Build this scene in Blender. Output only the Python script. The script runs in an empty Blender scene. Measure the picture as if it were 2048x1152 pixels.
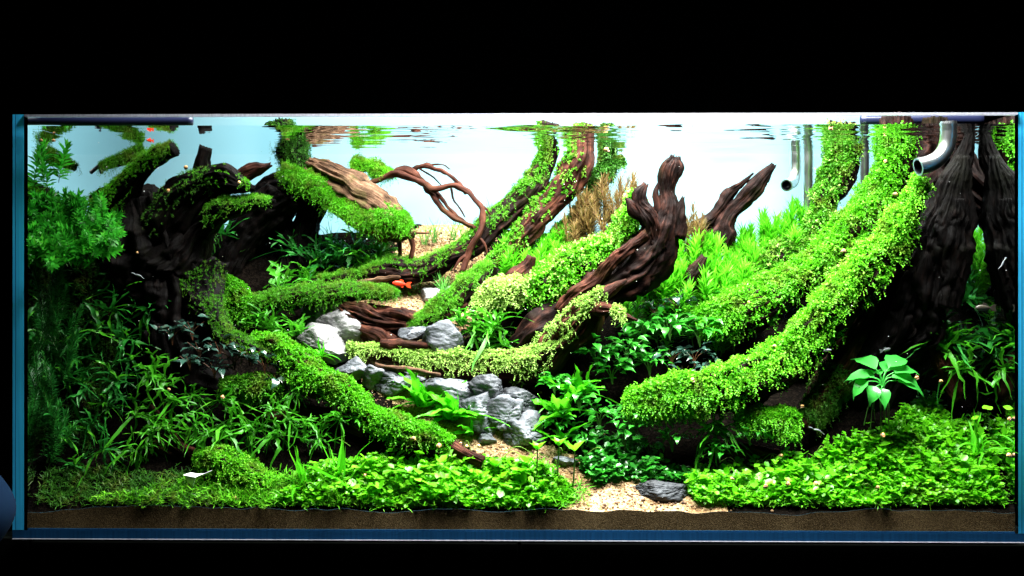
import bpy, math, random
import numpy as np
from mathutils import Vector, Matrix, Euler

rng = np.random.default_rng(11)
random.seed(11)
SC = bpy.context.scene
COL = SC.collection

# ------------------------------------------------------------------ camera, world, lamps
DIST, F0 = 1.9, 2048 * 1.9 / 1.5555          # metres to the front glass, focal length in photo pixels
YAW = math.radians(1.0)
CAMX, EYE = 0.0243, 0.393
cam = bpy.data.cameras.new('camera')
cam.sensor_width = 36.0
cam.lens = 36.0 * F0 / 2048
cam.shift_y = -34 / 2048
cam.clip_start, cam.clip_end = 0.05, 50
co = bpy.data.objects.new('camera', cam)
COL.objects.link(co)
co.location = (CAMX, -DIST, EYE)
co.rotation_euler = (math.radians(90), 0, YAW)
SC.camera = co

w = bpy.data.worlds.new('World')
SC.world = w
w.use_nodes = True
w.node_tree.nodes['Background'].inputs[0].default_value = (0.25, 0.5, 1.0, 1)
w.node_tree.nodes['Background'].inputs[1].default_value = 0.0015

def area(name, loc, rot, sx, sy, watts, col, spread=180):
    l = bpy.data.lights.new(name, 'AREA')
    l.shape, l.size, l.size_y, l.energy, l.color = 'RECTANGLE', sx, sy, watts, col
    l.spread = math.radians(spread)
    o = bpy.data.objects.new(name, l)
    COL.objects.link(o)
    o.location, o.rotation_euler = loc, rot
    return o
LAMPS = [(-0.30, 7.0), (0.05, 25.0), (0.44, 18.0), (0.68, 8.0)]  # rightmost lamp added to brighten the ferns at the right
for lx, pw in LAMPS:
    area('tank_lamp', (lx, -0.06, 1.12), (math.radians(9), 0, 0), 0.24, 0.34, pw, (1.0, 0.99, 0.94), 120)
for lx, pw in [(-0.30, 4.0), (0.12, 13.0), (0.52, 7.0)]:      # rear lamps added to light the glass edges from behind
    area('tank_lamp', (lx, 0.34, 1.12), (math.radians(-6), 0, 0), 0.24, 0.16, pw, (1.0, 0.99, 0.95), 120)
area('backlight_lamp', (0.06, 0.86, 0.52), (math.radians(-90), 0, 0), 1.25, 0.32, 10.8, (0.82, 0.98, 1.0))

SC.view_settings.view_transform = 'Standard'
SC.view_settings.look = 'None'
SC.view_settings.exposure = 0.0
SC.view_settings.gamma = 1.0
SC.render.engine = 'CYCLES'
cy = SC.cycles
cy.max_bounces, cy.diffuse_bounces, cy.glossy_bounces = 8, 3, 4
cy.transmission_bounces, cy.transparent_max_bounces = 4, 16
cy.sample_clamp_indirect = 6.0
cy.caustics_reflective = cy.caustics_refractive = False
try:
    cy.use_denoising = True
    cy.denoiser = 'OPENIMAGEDENOISE'
except Exception:
    pass

# ------------------------------------------------------------------ helpers
_s, _c = math.sin(YAW), math.cos(YAW)
def P(px, py, Y):
    """the place at depth Y behind the front glass that the photograph shows at (px, py)"""
    u, v = (px - 1024) / F0, (542 - py) / F0
    d = Vector((-_s + u * _c, _c + u * _s, v))
    t = (Y + DIST) / d.y
    return Vector((CAMX + d.x * t, Y, EYE + d.z * t))
def inside(p, m=0.012):
    return Vector((max(-0.75 + m, min(0.75 - m, p.x)), p.y, p.z))
def S(Y):
    return (DIST + Y) / F0
def unit(a):
    return a / np.maximum(np.linalg.norm(a, axis=-1, keepdims=True), 1e-9)

def vnoise(p, seed=0):
    """smooth value noise in -1..1 for an array of points"""
    p = np.asarray(p, float)
    i = np.floor(p).astype(np.int64)
    f = p - i
    f = f * f * (3 - 2 * f)
    out = np.zeros(p.shape[:-1])
    for dx in (0, 1):
        for dy in (0, 1):
            for dz in (0, 1):
                h = ((i[..., 0] + dx) * 73856093) ^ ((i[..., 1] + dy) * 19349663) ^ ((i[..., 2] + dz) * 83492791) ^ (seed * 2654435761 + 97)
                h = (h ^ (h >> 13)) * 1274126177 & 0x7fffffff
                h = ((h ^ (h >> 16)) & 0xffff) / 32767.5 - 1
                wx = f[..., 0] if dx else 1 - f[..., 0]
                wy = f[..., 1] if dy else 1 - f[..., 1]
                wz = f[..., 2] if dz else 1 - f[..., 2]
                out += h * wx * wy * wz
    return out

def mesh_np(name, V, faces, mat=None, smooth=True, uv=None):
    """V (n,3); faces: list of index arrays (m,k)"""
    me = bpy.data.meshes.new(name)
    V = np.ascontiguousarray(V, np.float32).reshape(-1, 3)
    me.vertices.add(len(V))
    me.vertices.foreach_set('co', V.ravel())
    loops = np.concatenate([f.ravel() for f in faces]).astype(np.int32)
    tot = np.concatenate([np.full(len(f), f.shape[1]) for f in faces])
    st = np.concatenate([[0], np.cumsum(tot)[:-1]]).astype(np.int32)
    me.loops.add(len(loops))
    me.loops.foreach_set('vertex_index', loops)
    me.polygons.add(len(tot))
    me.polygons.foreach_set('loop_start', st)
    me.update(calc_edges=True)
    me.polygons.foreach_set('use_smooth', np.full(len(tot), smooth))
    if uv is not None:
        ul = me.uv_layers.new(name='UVMap')
        ul.data.foreach_set('uv', np.asarray(uv, np.float32)[loops].ravel())
    me.validate()
    if mat:
        me.materials.append(mat)
    return me

def obj(name, me, parent=None, loc=None):
    o = bpy.data.objects.new(name, me)
    COL.objects.link(o)
    if parent is not None:
        o.parent = parent
    if loc is not None:
        o.location = loc
    return o
def tag(o, label=None, cat=None, group=None, kind=None):
    if label: o['label'] = label
    if cat: o['category'] = cat
    if group: o['group'] = group
    if kind: o['kind'] = kind
    return o
def empty(name, loc, rot=(0, 0, 0)):
    o = bpy.data.objects.new(name, None)
    COL.objects.link(o)
    o.empty_display_size = 0.02
    o.location, o.rotation_euler = loc, rot
    return o
def copy_tree(o, parent=None):
    c = o.copy()
    COL.objects.link(c)
    if parent is not None:
        c.parent = parent
    for ch in list(o.children):
        copy_tree(ch, c)
    return c

def box_bits(x0, x1, y0, y1, z0, z1):
    V = np.array([[x, y, z] for x in (x0, x1) for y in (y0, y1) for z in (z0, z1)], float)
    F = np.array([[0, 1, 3, 2], [4, 6, 7, 5], [0, 4, 5, 1], [2, 3, 7, 6], [0, 2, 6, 4], [1, 5, 7, 3]])
    return V, F
def box(name, b, mat, parent=None, bevel=0.0):
    V, F = box_bits(*b)
    o = obj(name, mesh_np(name, V, [F], mat, smooth=False), parent)
    if bevel:
        m = o.modifiers.new('bevel', 'BEVEL')
        m.width, m.segments = bevel, 2
    return o

# ------------------------------------------------------------------ materials
def newmat(name):
    m = bpy.data.materials.new(name)
    m.use_nodes = True
    nt = m.node_tree
    nt.nodes.clear()
    out = nt.nodes.new('ShaderNodeOutputMaterial')
    return m, nt, out
def N(nt, t, **kw):
    n = nt.nodes.new(t)
    for k, v in kw.items():
        if k.startswith('i_'):
            n.inputs[k[2:].replace('_', ' ')].default_value = v
        else:
            setattr(n, k, v)
    return n
def c4(c):
    return (c[0], c[1], c[2], 1)
def ramp(nt, stops):
    r = nt.nodes.new('ShaderNodeValToRGB')
    e = r.color_ramp.elements
    while len(e) < len(stops): e.new(0.5)
    for k, (p, c) in enumerate(stops):
        e[k].position, e[k].color = p, c4(c)
    return r

def plain(name, c, rough=0.5, metal=0.0, spec=0.5):
    m, nt, out = newmat(name)
    b = N(nt, 'ShaderNodeBsdfPrincipled')
    b.inputs['Base Color'].default_value = c4(c)
    b.inputs['Roughness'].default_value = rough
    b.inputs['Metallic'].default_value = metal
    b.inputs['Specular IOR Level'].default_value = spec
    nt.links.new(b.outputs[0], out.inputs[0])
    return m

def leafmat(name, ca, cb, trans=0.35, rough=0.5, spec=0.2, cc=None, brown=0.0):
    """leaf: tints drift from one leaf to the next and from plant to plant, and in patches"""
    m, nt, out = newmat(name)
    L = nt.links.new
    geo = N(nt, 'ShaderNodeNewGeometry')
    oi = N(nt, 'ShaderNodeObjectInfo')
    nz = N(nt, 'ShaderNodeTexNoise', i_Scale=38.0, i_Detail=2.0)
    L(geo.outputs['Position'], nz.inputs['Vector'])
    a = N(nt, 'ShaderNodeMath', operation='MULTIPLY_ADD')
    L(geo.outputs['Random Per Island'], a.inputs[0]); a.inputs[1].default_value = 0.5
    b0 = N(nt, 'ShaderNodeMath', operation='MULTIPLY_ADD')
    L(nz.outputs['Fac'], b0.inputs[0]); b0.inputs[1].default_value = 0.6; b0.inputs[2].default_value = -0.2
    L(b0.outputs[0], a.inputs[2])
    c = N(nt, 'ShaderNodeMath', operation='MULTIPLY_ADD')
    L(oi.outputs['Random'], c.inputs[0]); c.inputs[1].default_value = 0.3
    L(a.outputs[0], c.inputs[2])
    r = ramp(nt, [(0.1, ca), (0.65, cb), (1.0, cc or tuple(min(1, x * 1.25) for x in cb))])
    L(c.outputs[0], r.inputs[0])
    if brown:                                        # ageing patches
        n3 = N(nt, 'ShaderNodeTexNoise', i_Scale=30.0, i_Detail=3.0)
        L(geo.outputs['Position'], n3.inputs['Vector'])
        sel = N(nt, 'ShaderNodeMapRange')
        sel.inputs['From Min'].default_value, sel.inputs['From Max'].default_value = 0.52, 0.72
        sel.inputs['To Max'].default_value = brown
        L(n3.outputs['Fac'], sel.inputs['Value'])
        mb = N(nt, 'ShaderNodeMix', data_type='RGBA')
        L(sel.outputs['Result'], mb.inputs[0]); L(r.outputs[0], mb.inputs[6])
        mb.inputs[7].default_value = (0.14, 0.15, 0.02, 1)
        r = mb
    col_out = r.outputs[2] if brown else r.outputs[0]
    b = N(nt, 'ShaderNodeBsdfPrincipled')
    b.inputs['Roughness'].default_value = rough
    b.inputs['Specular IOR Level'].default_value = spec
    L(col_out, b.inputs['Base Color'])
    t = N(nt, 'ShaderNodeBsdfTranslucent')
    L(col_out, t.inputs[0])
    mx = N(nt, 'ShaderNodeMixShader')
    mx.inputs[0].default_value = trans
    L(b.outputs[0], mx.inputs[1]); L(t.outputs[0], mx.inputs[2])
    L(mx.outputs[0], out.inputs[0])
    return m

def woodmat(name, dark, mid, light, bump=0.6):
    m, nt, out = newmat(name)
    L = nt.links.new
    tc = N(nt, 'ShaderNodeTexCoord')
    mp = N(nt, 'ShaderNodeMapping')
    mp.inputs['Scale'].default_value = (260, 24, 1)
    L(tc.outputs['UV'], mp.inputs[0])
    n1 = N(nt, 'ShaderNodeTexNoise', i_Scale=1.0, i_Detail=6.0, i_Roughness=0.65)
    L(mp.outputs[0], n1.inputs['Vector'])
    n2 = N(nt, 'ShaderNodeTexNoise', i_Scale=45.0, i_Detail=4.0)
    L(tc.outputs['Object'], n2.inputs['Vector'])
    mm = N(nt, 'ShaderNodeMath', operation='MULTIPLY_ADD')
    L(n1.outputs['Fac'], mm.inputs[0]); mm.inputs[1].default_value = 1.1
    sb = N(nt, 'ShaderNodeMath', operation='MULTIPLY_ADD')
    L(n2.outputs['Fac'], sb.inputs[0]); sb.inputs[1].default_value = 0.9; sb.inputs[2].default_value = -0.5
    L(sb.outputs[0], mm.inputs[2])
    r = ramp(nt, [(0.25, dark), (0.55, mid), (0.85, light)])
    L(mm.outputs[0], r.inputs[0])
    n3 = N(nt, 'ShaderNodeTexNoise', i_Scale=16.0, i_Detail=5.0)
    L(tc.outputs['Object'], n3.inputs['Vector'])
    sel = N(nt, 'ShaderNodeMapRange')
    sel.inputs['From Min'].default_value, sel.inputs['From Max'].default_value = 0.55, 0.75
    sel.inputs['To Max'].default_value = 0.55
    L(n3.outputs['Fac'], sel.inputs['Value'])
    alg = N(nt, 'ShaderNodeMix', data_type='RGBA')
    L(sel.outputs['Result'], alg.inputs[0]); L(r.outputs[0], alg.inputs[6])
    alg.inputs[7].default_value = (mid[0] * 1.3 + .002, mid[1] * 2.6 + .003, mid[2] * 1.2, 1)
    b = N(nt, 'ShaderNodeBsdfPrincipled')
    b.inputs['Roughness'].default_value = 0.62
    b.inputs['Specular IOR Level'].default_value = 0.06
    L(alg.outputs[2], b.inputs['Base Color'])
    bp = N(nt, 'ShaderNodeBump')
    bp.inputs['Strength'].default_value = bump
    bp.inputs['Distance'].default_value = 0.007
    L(n1.outputs['Fac'], bp.inputs['Height'])
    L(bp.outputs[0], b.inputs['Normal'])
    L(b.outputs[0], out.inputs[0])
    return m

def groundmat(name, cols, scale=330.0):
    m, nt, out = newmat(name)
    L = nt.links.new
    tc = N(nt, 'ShaderNodeTexCoord')
    v = N(nt, 'ShaderNodeTexVoronoi', i_Scale=scale)
    L(tc.outputs['Object'], v.inputs['Vector'])
    n = N(nt, 'ShaderNodeTexNoise', i_Scale=14.0, i_Detail=5.0)
    L(tc.outputs['Object'], n.inputs['Vector'])
    sep = N(nt, 'ShaderNodeSeparateColor')
    L(v.outputs['Color'], sep.inputs[0])
    a = N(nt, 'ShaderNodeMath', operation='MULTIPLY_ADD')
    L(sep.outputs[0], a.inputs[0]); a.inputs[1].default_value = 0.6
    b0 = N(nt, 'ShaderNodeMath', operation='MULTIPLY_ADD')
    L(n.outputs['Fac'], b0.inputs[0]); b0.inputs[1].default_value = 0.9; b0.inputs[2].default_value = -0.25
    L(b0.outputs[0], a.inputs[2])
    r = ramp(nt, [(0.05, cols[0]), (0.5, cols[1]), (0.95, cols[2])])
    L(a.outputs[0], r.inputs[0])
    b = N(nt, 'ShaderNodeBsdfPrincipled')
    b.inputs['Roughness'].default_value = 0.9
    b.inputs['Specular IOR Level'].default_value = 0.02
    L(r.outputs[0], b.inputs['Base Color'])
    bp = N(nt, 'ShaderNodeBump')
    bp.inputs['Strength'].default_value = 0.8
    bp.inputs['Distance'].default_value = 0.002
    L(v.outputs['Distance'], bp.inputs['Height'])
    L(bp.outputs[0], b.inputs['Normal'])
    L(b.outputs[0], out.inputs[0])
    return m

def rockmat(name, dark, mid, light):
    m, nt, out = newmat(name)
    L = nt.links.new
    tc = N(nt, 'ShaderNodeTexCoord')
    mp = N(nt, 'ShaderNodeMapping')
    mp.inputs['Scale'].default_value = (20, 20, 34)
    mp.inputs['Rotation'].default_value = (0.5, 0.6, 0.2)
    L(tc.outputs['Object'], mp.inputs[0])
    n = N(nt, 'ShaderNodeTexNoise', i_Scale=1.0, i_Detail=6.0, i_Roughness=0.55)
    L(mp.outputs[0], n.inputs['Vector'])
    n2 = N(nt, 'ShaderNodeTexNoise', i_Scale=26.0, i_Detail=4.0)
    L(tc.outputs['Object'], n2.inputs['Vector'])
    a = N(nt, 'ShaderNodeMath', operation='MULTIPLY_ADD')
    L(n.outputs['Fac'], a.inputs[0]); a.inputs[1].default_value = 0.8
    b0 = N(nt, 'ShaderNodeMath', operation='MULTIPLY_ADD')
    L(n2.outputs['Fac'], b0.inputs[0]); b0.inputs[1].default_value = 0.8; b0.inputs[2].default_value = -0.3
    L(b0.outputs[0], a.inputs[2])
    r = ramp(nt, [(0.3, dark), (0.5, mid), (0.72, light)])
    L(a.outputs[0], r.inputs[0])
    b = N(nt, 'ShaderNodeBsdfPrincipled')
    b.inputs['Roughness'].default_value = 0.7
    L(r.outputs[0], b.inputs['Base Color'])
    bp = N(nt, 'ShaderNodeBump')
    bp.inputs['Strength'].default_value = 1.0
    bp.inputs['Distance'].default_value = 0.012
    L(n.outputs['Fac'], bp.inputs['Height'])
    L(bp.outputs[0], b.inputs['Normal'])
    L(b.outputs[0], out.inputs[0])
    return m

def clearmat(name, c):
    m, nt, out = newmat(name)
    t = N(nt, 'ShaderNodeBsdfTransparent')
    t.inputs[0].default_value = c4(c)
    nt.links.new(t.outputs[0], out.inputs[0])
    return m

def mirrorish(name, ior, rough=0.0, tint=(1, 1, 1), refl=(1, 1, 1)):
    """a boundary that lets steep light through and mirrors grazing light (Fresnel)"""
    m, nt, out = newmat(name)
    L = nt.links.new
    fr = N(nt, 'ShaderNodeFresnel')
    fr.inputs['IOR'].default_value = ior
    t = N(nt, 'ShaderNodeBsdfTransparent'); t.inputs[0].default_value = c4(tint)
    g = N(nt, 'ShaderNodeBsdfGlossy'); g.inputs['Roughness'].default_value = rough
    g.inputs['Color'].default_value = c4(refl)
    mx = N(nt, 'ShaderNodeMixShader')
    L(fr.outputs[0], mx.inputs[0]); L(t.outputs[0], mx.inputs[1]); L(g.outputs[0], mx.inputs[2])
    L(mx.outputs[0], out.inputs[0])
    return m

def edgemat(name, c, trans=0.75):
    m, nt, out = newmat(name)
    L = nt.links.new
    tc = N(nt, 'ShaderNodeTexCoord')
    mp = N(nt, 'ShaderNodeMapping'); mp.inputs['Scale'].default_value = (260, 260, 5)
    L(tc.outputs['Object'], mp.inputs[0])
    n = N(nt, 'ShaderNodeTexNoise', i_Scale=1.0, i_Detail=3.0)
    L(mp.outputs[0], n.inputs['Vector'])
    r = ramp(nt, [(0.3, tuple(x * 0.8 for x in c)), (0.7, tuple(min(1, x * 1.15) for x in c))])
    L(n.outputs['Fac'], r.inputs[0])
    t = N(nt, 'ShaderNodeBsdfTranslucent')
    d = N(nt, 'ShaderNodeBsdfPrincipled')
    d.inputs['Roughness'].default_value = 0.15
    L(r.outputs[0], t.inputs[0]); L(r.outputs[0], d.inputs['Base Color'])
    mx = N(nt, 'ShaderNodeMixShader'); mx.inputs[0].default_value = trans
    L(d.outputs[0], mx.inputs[1]); L(t.outputs[0], mx.inputs[2])
    L(mx.outputs[0], out.inputs[0])
    return m

def filmmat(name, c):
    m, nt, out = newmat(name)
    L = nt.links.new
    t = N(nt, 'ShaderNodeBsdfTranslucent'); t.inputs[0].default_value = c4(c)
    d = N(nt, 'ShaderNodeBsdfDiffuse'); d.inputs[0].default_value = c4(tuple(x * 0.42 for x in c))
    mx = N(nt, 'ShaderNodeMixShader'); mx.inputs[0].default_value = 0.72
    L(d.outputs[0], mx.inputs[1]); L(t.outputs[0], mx.inputs[2])
    L(mx.outputs[0], out.inputs[0])
    return m

M = {
    'wood': woodmat('dark_driftwood', (0.0015, 0.0006, 0.0005), (0.008, 0.003, 0.0022), (0.05, 0.018, 0.012)),
    'wood_shaded': woodmat('shaded_driftwood', (0.0004, 0.0002, 0.0002), (0.0011, 0.0005, 0.0004), (0.006, 0.0026, 0.0018)),  # driftwood colour darkened to hold the shade on stump, arch and legs
    'wood_red': woodmat('red_driftwood', (0.003, 0.001, 0.0007), (0.030, 0.009, 0.005), (0.13, 0.045, 0.026)),
    'wood_tan': woodmat('weathered_driftwood', (0.015, 0.008, 0.004), (0.11, 0.06, 0.034), (0.26, 0.16, 0.10), 0.9),
    'root': woodmat('root_wood', (0.012, 0.004, 0.0025), (0.055, 0.018, 0.011), (0.13, 0.05, 0.032), 0.4),  # lighter, redder tone put in for the glare of the back wall
    'cut': plain('cut_wood', (0.12, 0.035, 0.02), 0.7),
    'moss': leafmat('moss_bright', (0.04, 0.22, 0.004), (0.11, 0.48, 0.01), 0.35, cc=(0.3, 0.7, 0.04), brown=.7),
    'frond': leafmat('frond_leaf', (0.012, 0.19, 0.015), (0.055, 0.48, 0.03), 0.45, 0.4, 0.3, cc=(0.16, 0.65, 0.05)),
    'moss_pale': leafmat('moss_pale', (0.15, 0.30, 0.04), (0.32, 0.52, 0.10), 0.35, cc=(0.58, 0.70, 0.28), brown=.15),
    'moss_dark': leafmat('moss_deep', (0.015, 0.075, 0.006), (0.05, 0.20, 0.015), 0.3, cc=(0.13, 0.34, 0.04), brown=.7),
    'moss_mid': leafmat('moss_mid', (0.03, 0.15, 0.005), (0.09, 0.36, 0.012), 0.35, cc=(0.26, 0.56, 0.06), brown=.7),
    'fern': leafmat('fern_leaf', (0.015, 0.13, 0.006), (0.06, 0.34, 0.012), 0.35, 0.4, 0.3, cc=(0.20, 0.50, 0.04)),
    'fern_dark': leafmat('fern_leaf_dark', (0.006, 0.07, 0.012), (0.02, 0.19, 0.02), 0.3, 0.4, 0.3, cc=(0.05, 0.30, 0.03)),  # deeper green; also puts shade into the plants at the left
    'carpet': leafmat('carpet_leaf', (0.04, 0.27, 0.004), (0.17, 0.64, 0.012), 0.42, 0.35, 0.4, cc=(0.25, 0.8, 0.05), brown=.35),
    'stem': leafmat('stem_leaf', (0.05, 0.32, 0.008), (0.15, 0.62, 0.02), 0.45, cc=(0.28, 0.75, 0.05)),
    'rust': leafmat('rust_leaf', (0.06, 0.065, 0.012), (0.19, 0.115, 0.04), 0.4, cc=(0.26, 0.22, 0.07)),
    'broad': leafmat('broad_leaf', (0.015, 0.15, 0.012), (0.035, 0.30, 0.02), 0.3, 0.3, 0.6, cc=(0.10, 0.46, 0.05)),
    'anubias': leafmat('anubias_leaf', (0.02, 0.26, 0.03), (0.05, 0.42, 0.05), 0.35, 0.3, 0.5),
    'buce': leafmat('buce_leaf', (0.012, 0.03, 0.025), (0.03, 0.085, 0.06), 0.15, 0.22, 0.9, cc=(0.10, 0.045, 0.03)),
    'crypt': leafmat('crypt_leaf', (0.03, 0.28, 0.006), (0.09, 0.54, 0.012), 0.4, 0.4, 0.25, cc=(0.26, 0.7, 0.04)),
    'twig': plain('plant_stem', (0.03, 0.10, 0.01), 0.5),
    'twig_red': plain('plant_stem_red', (0.09, 0.03, 0.012), 0.5),
    'hair': leafmat('hairgrass', (0.03, 0.20, 0.02), (0.10, 0.38, 0.05), 0.4),
    'sand': groundmat('sand', ((0.07, 0.034, 0.014), (0.25, 0.155, 0.075), (0.52, 0.38, 0.22))),
    'soil': groundmat('soil', ((0.0006, 0.0005, 0.0003), (0.002, 0.0014, 0.001), (0.007, 0.005, 0.0035)), 300),
    'soil_cut': groundmat('packed_soil', ((0.02, 0.012, 0.005), (0.075, 0.05, 0.022), (0.15, 0.105, 0.05)), 800),
    'rock': rockmat('grey_stone', (0.008, 0.010, 0.013), (0.056, 0.064, 0.076), (0.19, 0.205, 0.23)),
    'rock_pale': rockmat('pale_stone', (0.03, 0.03, 0.03), (0.15, 0.15, 0.15), (0.34, 0.34, 0.335)),
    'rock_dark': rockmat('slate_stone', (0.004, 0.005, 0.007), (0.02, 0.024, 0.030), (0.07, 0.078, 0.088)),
    'steel': plain('steel', (0.75, 0.77, 0.78), 0.28, 1.0),
    'black': plain('black_plastic', (0.006, 0.007, 0.012), 0.35),
    'navy': plain('navy_plastic', (0.012, 0.016, 0.05), 0.3),
    'cabinet': plain('black_board', (0.0015, 0.0022, 0.0015), 0.7, spec=0.05),
    'wall': plain('black_wall', (0.001, 0.001, 0.001), 0.9, spec=0.0),
    'shell': leafmat('snail_shell', (0.45, 0.20, 0.06), (0.72, 0.40, 0.15), 0.0, 0.3, 0.5, cc=(0.80, 0.55, 0.20)),
    'foot': plain('snail_foot', (0.22, 0.12, 0.07), 0.5),
    'fish_red': plain('red_fish', (0.80, 0.025, 0.006), 0.45, spec=0.2),
    'fin_red': leafmat('red_fin', (0.75, 0.05, 0.015), (0.8, 0.10, 0.025), 0.5),
    'fish_grey': plain('grey_fish', (0.03, 0.025, 0.014), 0.5),
    'fish_pale': plain('pale_fish', (0.15, 0.165, 0.18), 0.4),
    'eye': plain('fish_eye', (0.01, 0.01, 0.01), 0.1),
    'paper': plain('white_scrap', (0.75, 0.76, 0.78), 0.6),
    'blue': plain('blue_plastic', (0.0005, 0.009, 0.028), 0.9, spec=0.1),
    'glass': clearmat('clear_glass', (0.985, 0.995, 1.0)),
    'side': mirrorish('side_glass', 1.085, 0.0, (0.9, 0.97, 1.0), (0.9, 0.95, 0.96)),
    'water': mirrorish('water_surface', 1.33, 0.0, (1, 1, 1), (0.93, 0.98, 0.99)),
    'edge': edgemat('glass_edge', (0.04, 0.48, 0.95), 0.95),
    'edge_dark': edgemat('glass_edge_dark', (0.02, 0.12, 0.30), 0.2),
    'rim': edgemat('glass_rim', (0.45, 0.46, 0.52), 0.4),
    'bottom': edgemat('glass_bottom', (0.010, 0.065, 0.17), 0.2),
    'film': filmmat('frosted_film', (0.70, 0.93, 0.98)),
    'seal': plain('silicone_seal', (0.02, 0.03, 0.03), 0.4),
}

# ------------------------------------------------------------------ the room and the tank
X0, X1, D, WZ, RIM = -0.75, 0.75, 0.47, 0.615, 0.631
TK = 0.018
tag(box('room_wall', (-3, 3, 1.6, 1.65, -1.2, 2.4), M['wall']), kind='structure')
tag(box('floor', (-3, 3, -2.6, 1.6, -0.85, -0.82), M['wall']), kind='structure')

cab = empty('aquarium_cabinet', (0, 0.22, -0.82))
tag(cab, 'black cabinet that the planted aquarium stands on', 'cabinet')
def cbox(n, b, m, bev=0.0):
    o = box(n, b, m, cab, bev)
    o.location = -Vector(cab.location)
    return o
cbox('carcass', (-0.80, 0.80, 0.02, 0.52, -0.80, -0.016), M['cabinet'])
cbox('door', (-0.745, 0.0, 0.0, 0.018, -0.78, -0.02), M['cabinet'], 0.002)
cbox('door', (0.004, 0.80, 0.0, 0.018, -0.78, -0.02), M['cabinet'], 0.002)
cbox('side_panel', (-0.80, -0.749, 0.0, 0.018, -0.80, -0.016), M['cabinet'])

tank = empty('aquarium', (0, 0.235, -0.013))
tag(tank, 'large rimless glass aquarium with blue glass edges and a glowing frosted back', 'aquarium')
def tbox(n, b, m, bev=0.0, parent=tank):
    o = box(n, b, m, parent, bev)
    if parent is tank:
        o.location = -Vector(tank.location)
    return o
tbox('front_pane', (X0, X1, -0.012, -0.0005, 0.0, RIM - 0.004), M['glass'])
tbox('bottom_pane', (X0, X1, 0.0, D, -0.013, -0.0005), M['bottom'])
tbox('bottom_seam', (X0 - TK, X1 + TK, -0.0135, -0.001, -0.0148, -0.0134), M['rim'], 0.0005)
tbox('top_edge', (X0, X1, -0.012, -0.0005, RIM - 0.0035, RIM), M['rim'])
def sheet(n, q, m, parent=tank):
    o = obj(n, mesh_np(n, np.array(q, float), [np.array([[0, 1, 2, 3]])], m, smooth=False), parent)
    if parent is tank: o.location = -Vector(tank.location)
    return o
sheet('bottom_edge', [(X0 - TK, -0.0125, -0.0133), (X1 + TK, -0.0125, -0.0133), (X1 + TK, -0.0125, -0.0009), (X0 - TK, -0.0125, -0.0009)], M['bottom'])
for sx in (-1, 1):
    x = sx * 0.75
    q = [(x, 0.001, 0), (x, D, 0), (x, D, RIM), (x, 0.001, RIM)]
    if sx < 0: q = q[::-1]                      # outward normals
    sheet('side_pane', q[::-1] if False else q, M['side'])
    xo = x + sx * TK
    a, b = min(x + sx * 0.0005, xo), max(x + sx * 0.0005, xo)
    sheet('side_edge', [(a, -0.012, -0.0005), (b, -0.012, -0.0005), (b, -0.012, RIM), (a, -0.012, RIM)], M['edge'])
    sheet('side_seam', [(a + 0.0045, -0.0128, 0.0), (a + 0.0056, -0.0128, 0.0), (a + 0.0056, -0.0128, RIM), (a + 0.0045, -0.0128, RIM)], M['edge_dark'])
    sheet('outer_side_pane', [(xo, -0.012, 0), (xo, D, 0), (xo, D, RIM), (xo, -0.012, RIM)], M['glass'])
tbox('back_film', (X0 - TK, X1 + TK, D, D + 0.003, -0.012, 0.688), M['film'])

# water surface: real ripples, calm at the far left
nx, ny = 360, 150
gx = np.linspace(X0 + 0.0005, X1 - 0.0005, nx); gy = np.linspace(0.0005, D - 0.0005, ny)
GX, GY = np.meshgrid(gx, gy)
amp = 0.0024 * (0.15 + np.clip((GX + 0.35) / 0.35, 0, 1) * 0.85) * (0.6 + 0.4 * vnoise(np.stack([GX * 3, GY * 4, GX * 0], -1), 5))
H = vnoise(np.stack([GX * 11, GY * 34, GX * 0], -1), 1) + 0.5 * vnoise(np.stack([GX * 24, GY * 75, GX * 0], -1), 2) + 0.9 * vnoise(np.stack([GX * 5, GY * 14, GX * 0], -1), 3)
Z = WZ + amp * H
V = np.stack([GX, GY, Z], -1).reshape(-1, 3)
idx = np.arange(nx * ny).reshape(ny, nx)
F = np.stack([idx[:-1, :-1], idx[:-1, 1:], idx[1:, 1:], idx[1:, :-1]], -1).reshape(-1, 4)
tag(obj('water', mesh_np('water', V, [F], M['water'])), kind='structure')

# ------------------------------------------------------------------ ground
def slope(x):
    # steep bank down the middle, gentler to the right
    s = 0.95 - 0.22 * np.clip((x - 0.12) / 0.25, 0, 1)
    return s
def gh(x, y):
    x = np.asarray(x, float); y = np.asarray(y, float)
    h = 0.030 + slope(x) * np.maximum(y - 0.004, 0)
    h = h + 0.012 * vnoise(np.stack([x * 9, y * 9, x * 0], -1), 8) * np.clip(y / 0.08, 0, 1)
    h = h + 0.003 * vnoise(np.stack([x * 26, y * 26, x * 0], -1), 9)
    h = h + 0.0045 * vnoise(np.stack([x * 7, y * 6, x * 0], -1), 18) + 0.0016 * vnoise(np.stack([x * 45, y * 45, x * 0], -1), 19)
    h = h + 0.045 * np.exp(-((x - 0.58) / 0.09) ** 2 - ((y - 0.13) / 0.06) ** 2)
    h = h - 0.05 * np.exp(-((x - 0.26) / 0.13) ** 2 - ((y - 0.12) / 0.06) ** 2)
    return h
def G(px, py):
    """where the line of sight through (px, py) meets the ground"""
    u, v = (px - 1024) / F0, (542 - py) / F0
    dx, dy = -_s + u * _c, _c + u * _s
    ys = np.linspace(0.004, D - 0.01, 260)
    t = (ys + DIST) / dy
    xs, zs = CAMX + dx * t, EYE + v * t
    hit = np.nonzero(zs <= gh(xs, ys))[0]
    k = hit[0] if len(hit) else len(ys) - 1
    return Vector((xs[k], ys[k], zs[k]))
nx, ny = 300, 110
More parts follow.
